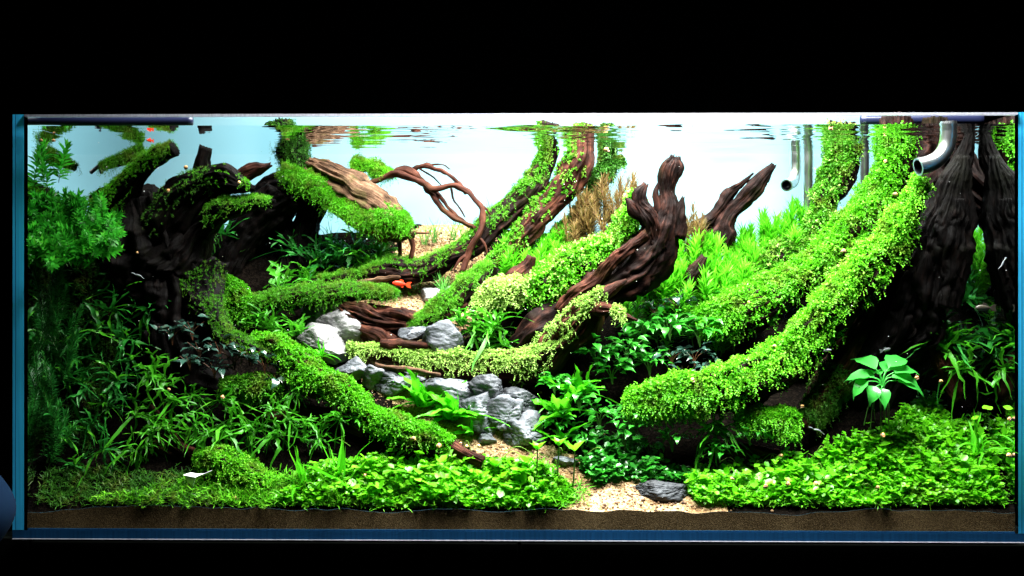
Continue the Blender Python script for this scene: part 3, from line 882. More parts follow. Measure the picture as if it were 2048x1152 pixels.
driftwood('driftwood', 'massive shaded black stump at the right with a sawn stub and a slanting spike', [
    A([(1940, 262, .16, 8), (1922, 310, .16, 20), (1896, 370, .16, 28), (1874, 440, .17, 42), (1850, 525, .17, 54), (1822, 620, .17, 62), (1790, 720, .16, 58), (1740, 820, .14, 45)], groove=.17, lump=.42),
    A([(1926, 316, .155, 12), (1908, 392, .155, 30), (1886, 480, .16, 46), (1850, 600, .165, 50)], groove=.17, lump=.42, part='trunk'),
    A([(1896, 560, .155, 28), (1908, 450, .15, 24), (1912, 398, .15, 19)], part='stub', jag=.002),
    A([(1765, 600, .17, 52), (1712, 690, .15, 40), (1668, 765, .14, 34), (1632, 822, .115, 26), (1612, 856, .1, 12)],
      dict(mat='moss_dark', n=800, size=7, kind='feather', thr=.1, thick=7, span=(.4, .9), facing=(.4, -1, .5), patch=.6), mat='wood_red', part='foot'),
    A([(1890, 400, .18, 34), (1835, 510, .185, 62), (1775, 630, .185, 66), (1715, 760, .165, 50)], part='trunk', groove=.17, lump=.42),
    A([(1800, 540, .27, 55), (1660, 670, .25, 50), (1480, 740, .22, 36)], part='root')], mat='wood_shaded')  # last arm: dark filler log added in the shadow between the mossy roots
driftwood('driftwood', 'low moss pad on a brown root just above the front carpet at right', [
    A([(1475, 838, .09, 15.3), (1540, 846, .085, 28.9), (1600, 862, .08, 18.7)], dict(mat='moss', n=1500, size=7, kind='leafy', thr=-.3, thick=9, drip=.25)),
    A([(1405, 893, .12, 8.5), (1470, 900, .115, 16.1), (1550, 914, .11, 15.3), (1625, 925, .1, 6.0)], mat='wood_red')])
driftwood('driftwood', 'small forked brown stump carrying ferns near the right glass', [
    A([(1882, 698, .16, 22), (1896, 735, .155, 24), (1916, 795, .14, 17)], mat='wood_red'),
    A([(1850, 690, .16, 6), (1870, 712, .16, 9), (1890, 735, .155, 10)], mat='wood_red')])

# ------------------------------------------------------------------ stones
import bmesh
def ico(sub):
    bm = bmesh.new()
    bmesh.ops.create_icosphere(bm, subdivisions=sub, radius=1)
    V = np.array([v.co for v in bm.verts]); F = np.array([[v.index for v in f.verts] for f in bm.faces])
    bm.free()
    return V, F
ICO4, ICO2 = ico(5), ico(2)
def stone(px, py, rx, ry, mat, label, Y=None, seed=0, layers=0.0):
    g = G(px, py + ry * 0.5) if Y is None else P(px, py + ry * 0.5, Y)
    s = S(g.y)
    ctr = P(px, py, g.y)
    V, F = ICO4
    r = np.random.default_rng(seed + 50)
    V = V.copy()
    rad = np.ones(len(V))
    for k in range(15):                                     # broken faces
        n = unit(r.normal(size=3)); c = (0.60 if mat == 'rock_pale' else 0.44) + 0.32 * r.random()
        dt = V @ n
        rad = np.minimum(rad, np.where(dt > 0.05, c / np.maximum(dt, 0.05), 9))
    rad = rad * (1.12 + 0.10 * vnoise(V * 2.3 + seed, seed) + 0.025 * vnoise(V * 5 + seed, seed + 1) + 0.010 * vnoise(V * 15, seed + 2))
    rad -= 0.07 * np.exp(-(vnoise(V * 2.1 + 5 * seed, seed + 60) / 0.045) ** 2) + 0.03 * np.exp(-(vnoise(V * 4.2 + 5 * seed, seed + 61) / 0.06) ** 2)
    if layers:                                              # bedding cracks
        ax = unit(np.array([0.35, -0.2, 1.0]) + 0.3 * r.normal(size=3))
        q = V @ ax * 4 + 0.8 * vnoise(V * 2.5, seed + 7)
        rad -= layers * np.exp(-((q - np.round(q)) / 0.10) ** 2)
    tl = math.radians(r.uniform(-24, 24))
    V = V * rad[:, None] @ np.array([[math.cos(tl), 0, math.sin(tl)], [0, 1, 0], [-math.sin(tl), 0, math.cos(tl)]])
    V = V * np.array([rx * 1.12, ry * 1.15, ry * 1.14]) * s
    o = obj('stone', mesh_np('stone', V, [F], M[mat]), None, ctr)
    tag(o, label, 'stone', 'stones along the sand path')
for k, a in enumerate([
    (650, 632, 42, 30, 'rock', 'brownish grey stone left of the split log, below the horizontal mossy log', None, .0),
    (694, 660, 54, 32, 'rock_pale', 'white rounded stone in front of the split log', None, .06),
    (640, 680, 58, 32, 'rock_pale', 'brightest flat white stone at the left of the pale stone pile', None, .05),
    (716, 674, 26, 16, 'rock_pale', 'small pale stone wedged against the split log', None, .05),
    (672, 706, 30, 26, 'rock_pale', 'pale stone below the white stones beside the small grass tuft', None, .06),
    (835, 664, 34, 18, 'rock', 'grey stone with a grassy moss cap in the middle of the path', .22, .05),
    (886, 684, 50, 42, 'rock', 'leaning grey stone right of the moss-capped stone', .22, .04),
    (866, 594, 26, 18, 'rock_pale', 'pale pinkish stone behind the blunt dark log', None, .04),
    (902, 582, 18, 12, 'rock_pale', 'small pale stone under the thin grass tuft at the back', None, .04),
    (708, 744, 34, 26, 'rock', 'smooth grey stone at the left end of the stone row under the long log', .185, .0),
    (748, 756, 32, 26, 'rock', 'small blue-grey stone second from the left under the long log', .178, .0),
    (794, 760, 48, 30, 'rock', 'cracked brown-grey stone in the row under the orange stick', .168, .06),
    (893, 784, 62, 44, 'rock', 'large veined grey stone below the middle of the long log', .150, .06),
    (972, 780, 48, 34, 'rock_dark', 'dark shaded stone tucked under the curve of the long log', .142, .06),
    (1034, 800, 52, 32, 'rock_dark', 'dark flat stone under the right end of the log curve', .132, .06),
    (956, 826, 56, 42, 'rock', 'layered grey stone in the middle of the stone slope', .128, .06),
    (1018, 836, 44, 36, 'rock', 'layered grey stone right of the middle of the slope', .118, .06),
    (1046, 870, 60, 38, 'rock', 'lowest large layered stone at the foot of the slope', .105, .06),
    (972, 878, 24, 12, 'rock', 'flat little stone lying in the sand at the foot of the slope', None, .05),
    (1130, 922, 30, 12, 'rock', 'flat half buried stone behind the tall clover stalks', None, .05),
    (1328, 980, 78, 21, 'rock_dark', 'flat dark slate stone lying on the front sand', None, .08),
]):
    stone(a[0], a[1], a[2], a[3], a[4], a[5], a[6], k, a[7])

# loose gravel on the path
gp = []
while len(gp) < 5200:
    y = rng.random() * 0.45 + 0.002
    x = np.interp(y, [0, .03, .06, .1, .16, .2, .28, .36, .47], [.19, .19, .10, -.03, -.14, -.20, -.22, -.17, -.12]) + rng.normal() * 0.08
    if abs(x) < .74: gp.append((x, y, float(gh(x, y))))
gp = np.array(gp)
V0, F0_ = ico(1)
sz = 0.0009 + 0.0022 * rng.random(len(gp)) ** 3
V = gp[:, None, :] + V0[None] * sz[:, None, None] * (0.75 + 0.5 * rng.random((len(gp), 1, 3)))
F = (F0_[None] + (np.arange(len(gp)) * len(V0))[:, None, None]).reshape(-1, 3)
M['grain'] = leafmat('gravel', (0.03, 0.015, 0.009), (0.26, 0.15, 0.08), 0.0, 0.7, 0.2, cc=(0.62, 0.52, 0.38))
tag(obj('gravel', mesh_np('gravel', V.reshape(-1, 3), [F], M['grain'])), kind='stuff')

# ------------------------------------------------------------------ front carpet (uncountable)
def inpoly(x, y, poly):
    c = False
    j = len(poly) - 1
    for i in range(len(poly)):
        xi, yi = poly[i]; xj, yj = poly[j]
        if (yi > y) != (yj > y) and x < (xj - xi) * (y - yi) / (yj - yi) + xi: c = not c
        j = i
    return c
def poly_pts(poly, n):
    xs = [p[0] for p in poly]; ys = [p[1] for p in poly]
    out = []
    while len(out) < n:
        x = min(xs) + random.random() * (max(xs) - min(xs)); y = min(ys) + random.random() * (max(ys) - min(ys))
        if inpoly(x, y, poly): out.append((x, y))
    return out
def carpet(name, poly, n, lo, hi, size, mat, leaves=3, tpl=T_ROUND, aspect=.8, stalk=True, smat='carpet'):
    b = np.array([G(*q) for q in poly_pts(poly, n)])
    b = b[np.abs(b[:, 0]) < .742]
    n = len(b)
    h = (lo + (hi - lo) * rng.random(n) ** 1.5 * (1 + .9 * vnoise(b * 28, 12))) * S(.05)
    top = b + np.stack([rng.normal(size=n) * .25 * h, rng.normal(size=n) * .25 * h, h], -1)
    m = n * leaves
    t2 = np.repeat(top, leaves, 0)
    az = np.repeat(rng.random(n) * 6.28, leaves) + np.tile(np.arange(leaves), n) * (6.28 / leaves) + rng.normal(size=m) * .3
    el = 0.25 + 0.5 * rng.normal(size=m)
    d = np.stack([np.cos(az) * np.cos(el), np.sin(az) * np.cos(el), np.sin(el)], -1)
    L = size * S(.05) * (.5 + 1.0 * rng.random(m) ** 1.5)
    bits = [leaves_bits(t2, d, unit(np.array([0, -.25, 1.0]) + .3 * rdir(m)), L, L * aspect, tpl)]
    if stalk:
        ln = np.linalg.norm(top - b, axis=1)
        bits.append(leaves_bits(b, top - b, rdir(n), ln, 1.6 * S(.05), T_NEEDLE))
        t3 = b + (top - b) * (.35 + .4 * rng.random((n, 1)))          # lower leaf pair
        bits.append(leaves_bits(t3, unit(rdir(n) * np.array([1, 1, .3])), unit(np.array([0, 0, 1.0]) + .4 * rdir(n)), size * .75 * S(.05), size * .6 * S(.05), tpl))
    V, F = join_bits(bits)
    return tag(obj(name, mesh_np(name, V, F, M[mat])), kind='stuff')
carpet('carpet_plants', [(560, 1012), (640, 955), (760, 928), (900, 940), (1000, 932), (1090, 950), (1140, 985), (1130, 1012), (1060, 1022), (800, 1020)], 3900, 5, 26, 9.5, 'carpet')
carpet('carpet_plants', [(1400, 1012), (1370, 985), (1390, 955), (1480, 945), (1620, 945), (1760, 930), (1900, 930), (2022, 930), (2022, 1012), (1700, 1018)], 4300, 5, 27, 10, 'carpet')
carpet('carpet_plants', [(1600, 945), (1640, 915), (1760, 880), (1800, 830), (1860, 800), (1900, 850), (2020, 850), (2020, 935)], 3200, 5, 24, 8.5, 'carpet', leaves=4)
carpet('moss_carpet', [(160, 1018), (300, 985), (420, 960), (560, 960), (700, 970), (1050, 985), (1140, 1005), (1140, 1019), (600, 1021)], 3200, 4, 16, 11, 'moss', leaves=4, tpl=T_NEEDLE, aspect=.16, stalk=False)
carpet('moss_carpet', [(940, 955), (1000, 928), (1070, 940), (1140, 980), (1150, 1000), (1000, 985)], 1600, 4, 18, 8, 'moss', leaves=5, tpl=T_RHOMB, aspect=.6)
carpet('moss_carpet', [(1380, 1015), (1500, 985), (1700, 985), (2022, 985), (2022, 1012), (1600, 1019)], 2200, 3, 15, 10, 'moss', leaves=4, tpl=T_NEEDLE, aspect=.16, stalk=False)
carpet('carpet_plants', [(1160, 940), (1190, 905), (1260, 905), (1300, 945), (1390, 950), (1390, 975), (1250, 965), (1180, 975)], 500, 8, 34, 12, 'broad')
carpet('carpet_plants', [(1420, 960), (1500, 930), (1640, 930), (1800, 880), (2000, 880), (2000, 1000), (1450, 1000)], 170, 24, 46, 16, 'carpet')
carpet('carpet_plants', [(640, 990), (760, 945), (980, 950), (1080, 965), (1080, 1010), (700, 1012)], 120, 22, 42, 17, 'carpet')
bits = []
for k in range(70):
    a = random.choice([random.uniform(420, 1180), random.uniform(1430, 2000)])
    b = random.uniform(905, 1008) if a > 600 else random.uniform(970, 1010)
    q = G(a, b) + Vector((0, 0, random.uniform(4, 22) * S(.05)))
    dx, dz = random.uniform(-1, 1) * .045, random.uniform(-.4, 1) * .010
    pos, nr, uv, ct = tube_grid([(q.x, q.y, q.z, .0005), (q.x + dx * .5, q.y - .004, q.z + .008 + dz, .00045), (q.x + dx, q.y + .002, q.z + dz - .004, .0004)], 4, .006)
    n, sg = pos.shape[:2]
    i = np.arange(n * sg).reshape(n, sg); j = np.roll(i, -1, 1)
    bits.append((pos.reshape(-1, 3), [np.stack([i[:-1], j[:-1], j[1:], i[1:]], -1).reshape(-1, 4)]))
V, F = join_bits(bits)
tag(obj('plant_runners', mesh_np('plant_runners', V, F, M['moss_pale'])), kind='stuff')
carpet('carpet_grass', [(420, 1015), (520, 960), (700, 940), (1000, 930), (1180, 985), (1180, 1012), (800, 1021)], 1500, 4, 14, 20, 'moss', leaves=3, tpl=T_NEEDLE, aspect=.10, stalk=False)
carpet('carpet_grass', [(1420, 1012), (1420, 960), (1600, 940), (1850, 900), (2022, 900), (2022, 1012)], 1500, 4, 14, 20, 'moss', leaves=3, tpl=T_NEEDLE, aspect=.10, stalk=False)
carpet('moss_carpet', [(52, 1018), (60, 960), (140, 940), (300, 950), (420, 950), (420, 1018)], 1500, 4, 16, 11, 'moss_dark', leaves=4, tpl=T_NEEDLE, aspect=.16, stalk=False)  # darker moss colour stands in for the weak light at the left
carpet('moss_carpet', [(580, 540), (760, 520), (900, 520), (880, 600), (700, 600)], 300, 6, 20, 9, 'moss_mid', leaves=5, tpl=T_NEEDLE, aspect=.2, stalk=False)

# ------------------------------------------------------------------ plants with leaves of their own
def blade(name, mat, L=1.0, Wd=0.1, arch=0.35, wavy=0.05, lobes=0, tip=2.0, n=10, base=0.35, seed=0, wander=.018):
    """a strap leaf along +Y, arching in Z, with a folded midrib"""
    r = np.random.default_rng(seed)
    t = np.linspace(0, 1, n + 1)
    wprof = (base + (1 - base) * np.sin(np.pi * np.minimum(t * 1.05, 1) ** .75)) * (1 - t ** (tip * 2.2)) * Wd / 2
    ang = arch * t * 1.6
    y = np.concatenate([[0], np.cumsum(np.cos((ang[1:] + ang[:-1]) / 2) / n)]) * L
    z = -np.concatenate([[0], np.cumsum(np.sin((ang[1:] + ang[:-1]) / 2) / n)]) * L
    side = np.cumsum(r.normal(size=n + 1)) * L * wander
    z = z + np.cumsum(np.cumsum(r.normal(size=n + 1))) * L * wander * .45
    ph = r.random() * 6
    wv = wavy * np.sin(t * 14 + ph) * Wd
    C = np.stack([side, y, z], -1)
    Lf = C + np.stack([-wprof, 0 * t, wprof * .35 + wv], -1)
    Rt = C + np.stack([wprof, 0 * t, wprof * .35 - wv], -1)
    V = np.concatenate([Lf, C, Rt])
    i = np.arange(n)
    k = n + 1
    F = np.concatenate([np.stack([i, i + k, i + k + 1, i + 1], -1), np.stack([i + k, i + 2 * k, i + 2 * k + 1, i + k + 1], -1)])
    bits = [(V, [F])]
    for q in range(lobes):
        tt = 3 + int(r.random() * (n - 6))
        sgn = 1 if q % 2 else -1
        p0 = C[tt]
        d = unit(np.array([sgn * .7, .7, -.2]))
        ll = L * (.22 + .22 * r.random())
        bits.append(leaves_bits(p0[None], d[None], np.array([[0, 0, 1.0]]), ll, Wd * .7, T_ROUND))
    V, F = join_bits(bits)
    return mesh_np(name, V, F, M[mat])
def blade_set(mat, k, **kw):
    out = []
    for q in range(k):
        a = dict(kw)
        a['arch'] = kw.get('arch', .5) * (.2 + 1.7 * q / max(1, k - 1))
        a['lobes'] = (q % 3) if kw.get('lobes') else 0
        out.append(blade('leaf', mat, seed=q + hash(mat) % 1000 if False else q + 5 * len(mat), **a))
    return out
def aim(az, el, roll=0.0):
    """rotation that turns +Y to azimuth az, elevation el"""
    return Matrix.Rotation(az - math.pi / 2, 4, 'Z') @ Matrix.Rotation(el, 4, 'X') @ Matrix.Rotation(roll, 4, 'Y')
def rosette(name, p, meshes, n, L, el=(0.1, 1.2), az=None, spread=math.pi, up=None, part='leaf'):
    """a plant of n leaves, each a child; L in metres"""
    root = empty(name, inside(p, L * .45))
    for k in range(n):
        o = obj(part, random.choice(meshes), root)
        a = (az if az is not None else 0) + random.uniform(-spread, spread) if az is not None else k * 2.4 + random.uniform(-.4, .4)
        e = random.uniform(*el)
        s = L * random.uniform(.6, 1.1)
        off = Vector((random.uniform(-1, 1), random.uniform(-.5, .5), random.uniform(-.4, .4))) * L * .08
        o.matrix_local = Matrix.Translation(off) @ aim(a, e, random.uniform(-.6, .6)) @ Matrix.Scale(s, 4)
    return root
B_FERN = blade_set('fern', 12, Wd=.115, arch=.6, wavy=.22, lobes=1, n=11, wander=.045)
B_FERND = blade_set('fern_dark', 8, Wd=.12, arch=.6, wavy=.2, lobes=1, n=11, wander=.04)
B_CRYPT = blade_set('crypt', 6, Wd=.28, arch=.45, wavy=.16, n=9, tip=1.4, wander=.03)
B_GRASS = blade_set('crypt', 4, Wd=.075, arch=.7, wavy=0, n=7, base=.7)
B_HAIR = blade_set('hair', 4, Wd=.025, arch=.35, wavy=0, n=5, base=.8)

# ferns over the left bank
FL = [(130, 530), (200, 520), (105, 600), (175, 590), (250, 580), (120, 680), (190, 660), (250, 680), (300, 620), (110, 760), (170, 770), (235, 760), (300, 740),
      (270, 830), (180, 850), (330, 760), (385, 790), (440, 800), (270, 900), (330, 850), (150, 930), (390, 850), (460, 850), (510, 860), (560, 870), (610, 850), (545, 820), (640, 875), (680, 835), (590, 780), (80, 560), (225, 620), (150, 720), (350, 800), (215, 810), (300, 870), (420, 870), (480, 830), (210, 900), (100, 860), (580, 840), (260, 720)]
for k, (a, b) in enumerate(FL):
    Y = float(np.interp(b, [500, 700, 850, 950], [.20, .13, .075, .05])) + random.uniform(-.01, .01)
    bright = a > 260 and b > 720  # the others get darker leaves, shade under the arch put into colour
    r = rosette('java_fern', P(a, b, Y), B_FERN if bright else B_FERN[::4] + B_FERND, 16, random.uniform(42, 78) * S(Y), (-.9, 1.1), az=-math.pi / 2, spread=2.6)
    tier = int(np.digitize(b, [560, 640, 720, 795, 840, 880]))
    mates = sorted(q[0] for q in FL if int(np.digitize(q[1], [560, 640, 720, 795, 840, 880])) == tier)
    place = ['first', 'second', 'third', 'fourth', 'fifth', 'sixth', 'seventh', 'eighth', 'ninth', 'tenth', 'eleventh', 'twelfth'][mates.index(a)]
    row = ['top', 'second', 'third', 'fourth', 'fifth', 'sixth', 'bottom'][tier]
    tag(r, ('bright twisted' if bright else 'dim dark') + f' fern, {place} from the left glass in the {row} tier of the left bank', 'fern', 'ferns on the left bank')
for (a, b, n, L, m, az, lab) in [
    (560, 572, 14, 95, B_FERN, math.pi / 2, 'upright strap-leaved fern behind the left end of the horizontal mossy log'),
    (600, 668, 12, 70, B_FERN, None, 'bright fern left of the white stones'),
    (545, 660, 10, 65, B_FERN, None, 'bright fern between the moss bump and the stones'),
    (960, 668, 16, 80, B_FERN, None, 'lush fern right of the leaning grey stone'),
    (1010, 690, 12, 85, B_FERN, math.pi / 2, 'tall fern at the foot of the broken-headed log'),
    (925, 650, 10, 60, B_FERN, None, 'small fern beneath the pale mossy hump'),
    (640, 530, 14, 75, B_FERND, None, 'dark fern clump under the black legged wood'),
    (700, 505, 16, 80, B_FERND, None, 'broad dark fern clump below the tan log'),
    (755, 515, 12, 65, B_FERN, None, 'green fern clump at the tip of the tan log'),
    (590, 505, 10, 60, B_FERND, None, 'dark fern beside the black legs at the back'),
    (1430, 862, 16, 75, B_FERN, -math.pi / 2, 'drooping fern hanging below the end of the front mossy root'),
    (1880, 700, 16, 90, B_FERN, None, 'fern crowning the small forked stump'),
    (1945, 690, 18, 90, B_FERND, None, 'wide fern thicket between the forked stump and the right glass'),
    (2000, 720, 12, 80, B_FERND, None, 'fern pressed against the right glass'),
    (1925, 740, 10, 75, B_FERN, -math.pi / 2, 'fern with looping leaves below the forked stump'),
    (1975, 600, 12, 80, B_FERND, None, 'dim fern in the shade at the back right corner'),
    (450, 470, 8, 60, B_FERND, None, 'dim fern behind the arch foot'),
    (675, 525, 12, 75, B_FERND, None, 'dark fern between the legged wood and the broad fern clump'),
    (725, 530, 12, 75, B_FERN, None, 'green fern just behind the low end of the slanting trunk'),
    (615, 560, 10, 60, B_FERN, None, 'green fern beside the upright strap-leaved one'),
    (985, 655, 12, 70, B_FERN, None, 'bright fern under the big log at the right of the sand path'),
    (520, 655, 10, 60, B_FERN, None, 'green fern at the left end of the horizontal mossy log'),
]:
    Y = {960: .225, 1010: .2, 925: .225, 560: .30, 600: .24, 545: .25, 640: .38, 700: .38, 755: .36, 590: .39, 1430: .1, 1880: .155, 1945: .17, 2000: .17, 1925: .13, 1975: .3, 450: .36, 675: .37, 725: .36, 615: .33, 985: .2, 520: .255}[a]
    r = rosette('java_fern', P(a, b, Y), m, int(n * 1.8), L * S(Y), (.0, 1.3) if az is None else (-.3, 1.1), az=az, spread=1.5)
    tag(r, lab, 'fern')
for (a, b, n, L, lab, Y) in [
    (905, 838, 18, 92, 'pale wavy-leaved plant on the sand beside the front mossy root', .125),
    (842, 812, 12, 84, 'tall wavy-leaved plant left of the stone slope', .135),
    (938, 872, 8, 52, 'wavy-leaved plant leaning over the foot of the stone slope', .11),
    (1122, 832, 12, 90, 'tall wavy-leaved plant right of the stone slope', .10),
    (1152, 792, 12, 80, 'wavy-leaved plant beneath the curve of the long log', .12),
    (1125, 884, 9, 60, 'low wavy-leaved plant at the foot of the lowest stone', .09)]:
    tag(rosette('wavy_leaf_plant', P(a, b, Y), B_CRYPT, int(n * 1.6), L * S(Y), (.25, 1.4)), lab, 'aquatic plant')
for (a, b, n, L, lab, Y) in [
    (605, 985, 26, 95, 'grassy tuft at the left of the front carpet', .03),
    (682, 985, 14, 130, 'tall upright grass blades in the front carpet', .035),
    (640, 715, 20, 50, 'small fine grass tuft below the white stones', .17),
    (1985, 905, 12, 90, 'trailing grass blades over the carpet by the right glass', .07)]:
    tag(rosette('grass_tuft', P(a, b, Y), B_GRASS, n, L * S(Y), (.5, 1.45)), lab, 'grass')
for k, (a, b, L, n) in enumerate([(885, 590, 62, 26), (770, 510, 60, 22), (850, 490, 55, 22), (905, 480, 60, 22), (870, 485, 60, 20), (925, 470, 50, 16), (980, 430, 45, 14), (660, 490, 60, 18), (440, 560, 120, 34), (420, 550, 110, 34), (460, 545, 110, 26), (1250, 880, 40, 14)]):
    Y = [.27, .41, .42, .42, .43, .43, .43, .43, .40, .40, .41, .1][k]
    lab = ['clump of fine hairgrass standing behind the pale pinkish stone', 'thin hairgrass against the glowing back wall']
    r = rosette('hairgrass', P(a, b, Y), B_HAIR, n, L * S(Y), (1.1, 1.5), part='blade')
    if k == 0: tag(r, lab[0], 'hairgrass')
    elif k in (8, 9, 10): tag(r, 'tall hairgrass curtain glowing behind the dark arch', 'hairgrass', 'hairgrass behind the arch')
    elif k == 11: tag(r, 'short hairgrass in the dark hollow behind the slate stone', 'hairgrass')
    else: tag(r, lab[1], 'hairgrass', 'hairgrass by the back wall')

# stem plants: stem and whorled foliage
def stem_proto(mat, smat, whorls, per, leaf, wd, H=1.0, seed=0, tpl=T_NEEDLE):
    r = np.random.default_rng(seed)
    t = np.linspace(.12, 1, whorls)
    bend = r.normal() * .12
    pos, d = [], []
    for k, q in enumerate(t):
        c = np.array([bend * q * q, 0, q * H])
        for j in range(per):
            a = j * 6.283 / per + k * 1.1
            e = .25 + .9 * q ** 3
            pos.append(c); d.append([math.cos(a) * math.cos(e), math.sin(a) * math.cos(e), math.sin(e)])
    pos, d = np.array(pos), unit(np.array(d) + r.normal(size=(len(d), 3)) * .15)
    V, F = leaves_bits(pos, d, np.array([0, 0, 1.0]) + 0 * d, leaf * (.8 + .4 * r.random(len(d))), wd, tpl)
    fol = mesh_np('foliage', V, F, M[mat])
    ctr = [(bend * q * q, 0, q * H, .012) for q in (0, .25, .5, .75, 1)]
    g = tube_grid(ctr, 5, .12)
    st = tube_mesh('stem', g, M[smat])
    return st, fol
P_GREEN = [stem_proto('stem', 'twig', 15, 8, .30, .06, seed=k) for k in range(4)]
P_FEATH = [stem_proto('stem', 'twig', 18, 13, .26, .032, seed=k + 10) for k in range(3)]
P_RUST = [stem_proto('rust', 'twig_red', 15, 8, .24, .026, seed=k + 20) for k in range(3)]
def stems(poly, n, protos, Hpx, Y, label, group, name='stem_plant', lean=.22):
    pts = sorted(poly_pts(poly, n), key=lambda q: q[1])
    for a, b in pts:
        yy = Y[0] + (Y[1] - Y[0]) * (b - pts[0][1]) / max(1, pts[-1][1] - pts[0][1]) + random.uniform(-.012, .012)
        h = Hpx * random.uniform(.75, 1.2) * S(yy)
        p = P(a, b, yy) - Vector((0, 0, h))
        root = empty(name, inside(p), (random.uniform(-lean, lean), random.uniform(-lean, lean), random.uniform(0, 6.28)))
        st, fo = random.choice(protos)
        for nm, me in (('stem', st), ('foliage', fo)):
            o = obj(nm, me, root)
            o.scale = (h * random.uniform(.9, 1.1), h, h)
        tag(root, label, 'stem plant', group)
stems([(1290, 520), (1380, 470), (1450, 480), (1420, 560), (1320, 600), (1260, 600)], 62, P_GREEN, 110, (.34, .24), 'bright whorled stem plant in the thicket right of the broken-headed log', 'bright stem plants right of the big log')
stems([(1450, 500), (1490, 450), (1560, 410), (1590, 430), (1600, 500), (1470, 580), (1420, 600)], 70, P_FEATH, 120, (.41, .28), 'feathery pale green stem plant in the thicket before the rear trunk', 'feathery stem plants before the rear trunk')
stems([(1060, 470), (1120, 450), (1160, 470), (1100, 560), (1030, 520), (960, 510)], 48, P_GREEN, 80, (.37, .28), 'green stem plant bushing out beneath the slanting trunks', 'stem plants beneath the slanting trunks')
stems([(1130, 420), (1190, 370), (1230, 345), (1270, 375), (1240, 420), (1150, 470)], 50, P_RUST, 100, (.37, .33), 'rusty fine-leaved stem plant behind the moss log', 'rusty stem plants behind the moss log')
stems([(1362, 410), (1392, 398), (1415, 440), (1380, 480)], 14, P_RUST, 90, (.34, .32), 'rusty stem plant behind the broken-headed log at its right', 'rusty stem plants right of the broken head')
stems([(1420, 590), (1470, 560), (1510, 580), (1490, 610), (1430, 620)], 10, P_GREEN, 50, (.26, .24), 'short stem plant in front of the middle mossy trunk', 'short stem plants before the middle trunk')
stems([(1715, 480), (1790, 460), (1800, 540), (1715, 560)], 18, P_FEATH, 110, (.43, .38), 'feathery stem plant behind the stump, glimpsed in the gap at the right glass', 'feathery stem plants at the right end')
stems([(1600, 400), (1610, 390), (1620, 440), (1590, 450)], 4, P_GREEN, 70, (.40, .39), 'stem plant tip below the steel inlet pipe', 'stem plant tips below the inlet pipe')

# hanging bright plants in the top left corner
P_HANG = [stem_proto('frond', 'twig', 9, 5, .34, .13, seed=k + 40, tpl=T_RHOMB) for k in range(3)]
stems([(58, 385), (90, 370), (190, 362), (222, 400), (210, 470), (60, 490)], 80, P_HANG, 52, (.16, .05), 'bright leafy moss frond in the upper left corner', 'leafy fronds in the upper left corner', 'moss_frond', 1.1)
stems([(62, 290), (95, 275), (100, 330), (62, 350)], 2, P_HANG, 80, (.09, .06), 'tall dark frond rising to the surface by the left glass', 'tall fronds by the left glass', 'moss_frond')

P_DIM = [stem_proto('fern_dark', 'twig', 15, 9, .22, .03, seed=k + 60) for k in range(3)]  # darker copy of the feathery stems, shade kept in the leaf colour
stems([(60, 500), (120, 480), (150, 600), (120, 800), (70, 900), (56, 700)], 26, P_DIM, 90, (.10, .05), 'dim feathery stem in the shade along the left glass', 'dim feathery stems along the left glass', 'stem_plant', .5)
# broad-leaved bushes
def oval(name, mat, asp=.55, seed=0):
    return blade(name, mat, 1.0, asp * 1.15, arch=.3 + .3 * (seed % 3), wavy=.04, tip=1.2, n=6, base=.12, seed=seed)
O_BROAD = [oval('leaf', 'broad', .55, k) for k in range(4)]
O_BUCE = [oval('leaf', 'buce', .5, k) for k in range(4)]
O_ANU = [oval('leaf', 'anubias', .58, k) for k in range(3)]
def bush(name, p, meshes, n, R, L, smat='twig'):
    root = empty(name, p)
    for k in range(n):
        d = rdir(1)[0]; d[2] = abs(d[2]) * .9
        c = Vector(d) * R * random.uniform(.35, 1)
        o = obj('leaf', random.choice(meshes), root)
        o.matrix_local = Matrix.Translation(c) @ aim(math.atan2(d[1], d[0]) + random.uniform(-.8, .8), random.uniform(-.3, .7), random.uniform(-.5, .5)) @ Matrix.Scale(L * random.uniform(.7, 1.2), 4)
    bits = []
    st = [tube_grid([(0, 0, -R * .6, R * .03), (R * .1 * k - .2 * R, 0, 0, R * .03), (R * .5 * (k - 1.5), -.2 * R, R * .5, R * .02)], 5, R * .3) for k in range(4)]
    for pos, nr, uv, ct in st:
        q, sgm = pos.shape[:2]
        i = np.arange(q * sgm).reshape(q, sgm); j = np.roll(i, -1, 1)
        bits.append((pos.reshape(-1, 3), [np.stack([i[:-1], j[:-1], j[1:], i[1:]], -1).reshape(-1, 4)]))
    V, F = join_bits(bits)
    obj('stem', mesh_np('stem', V, F, M[smat]), root)
    return root
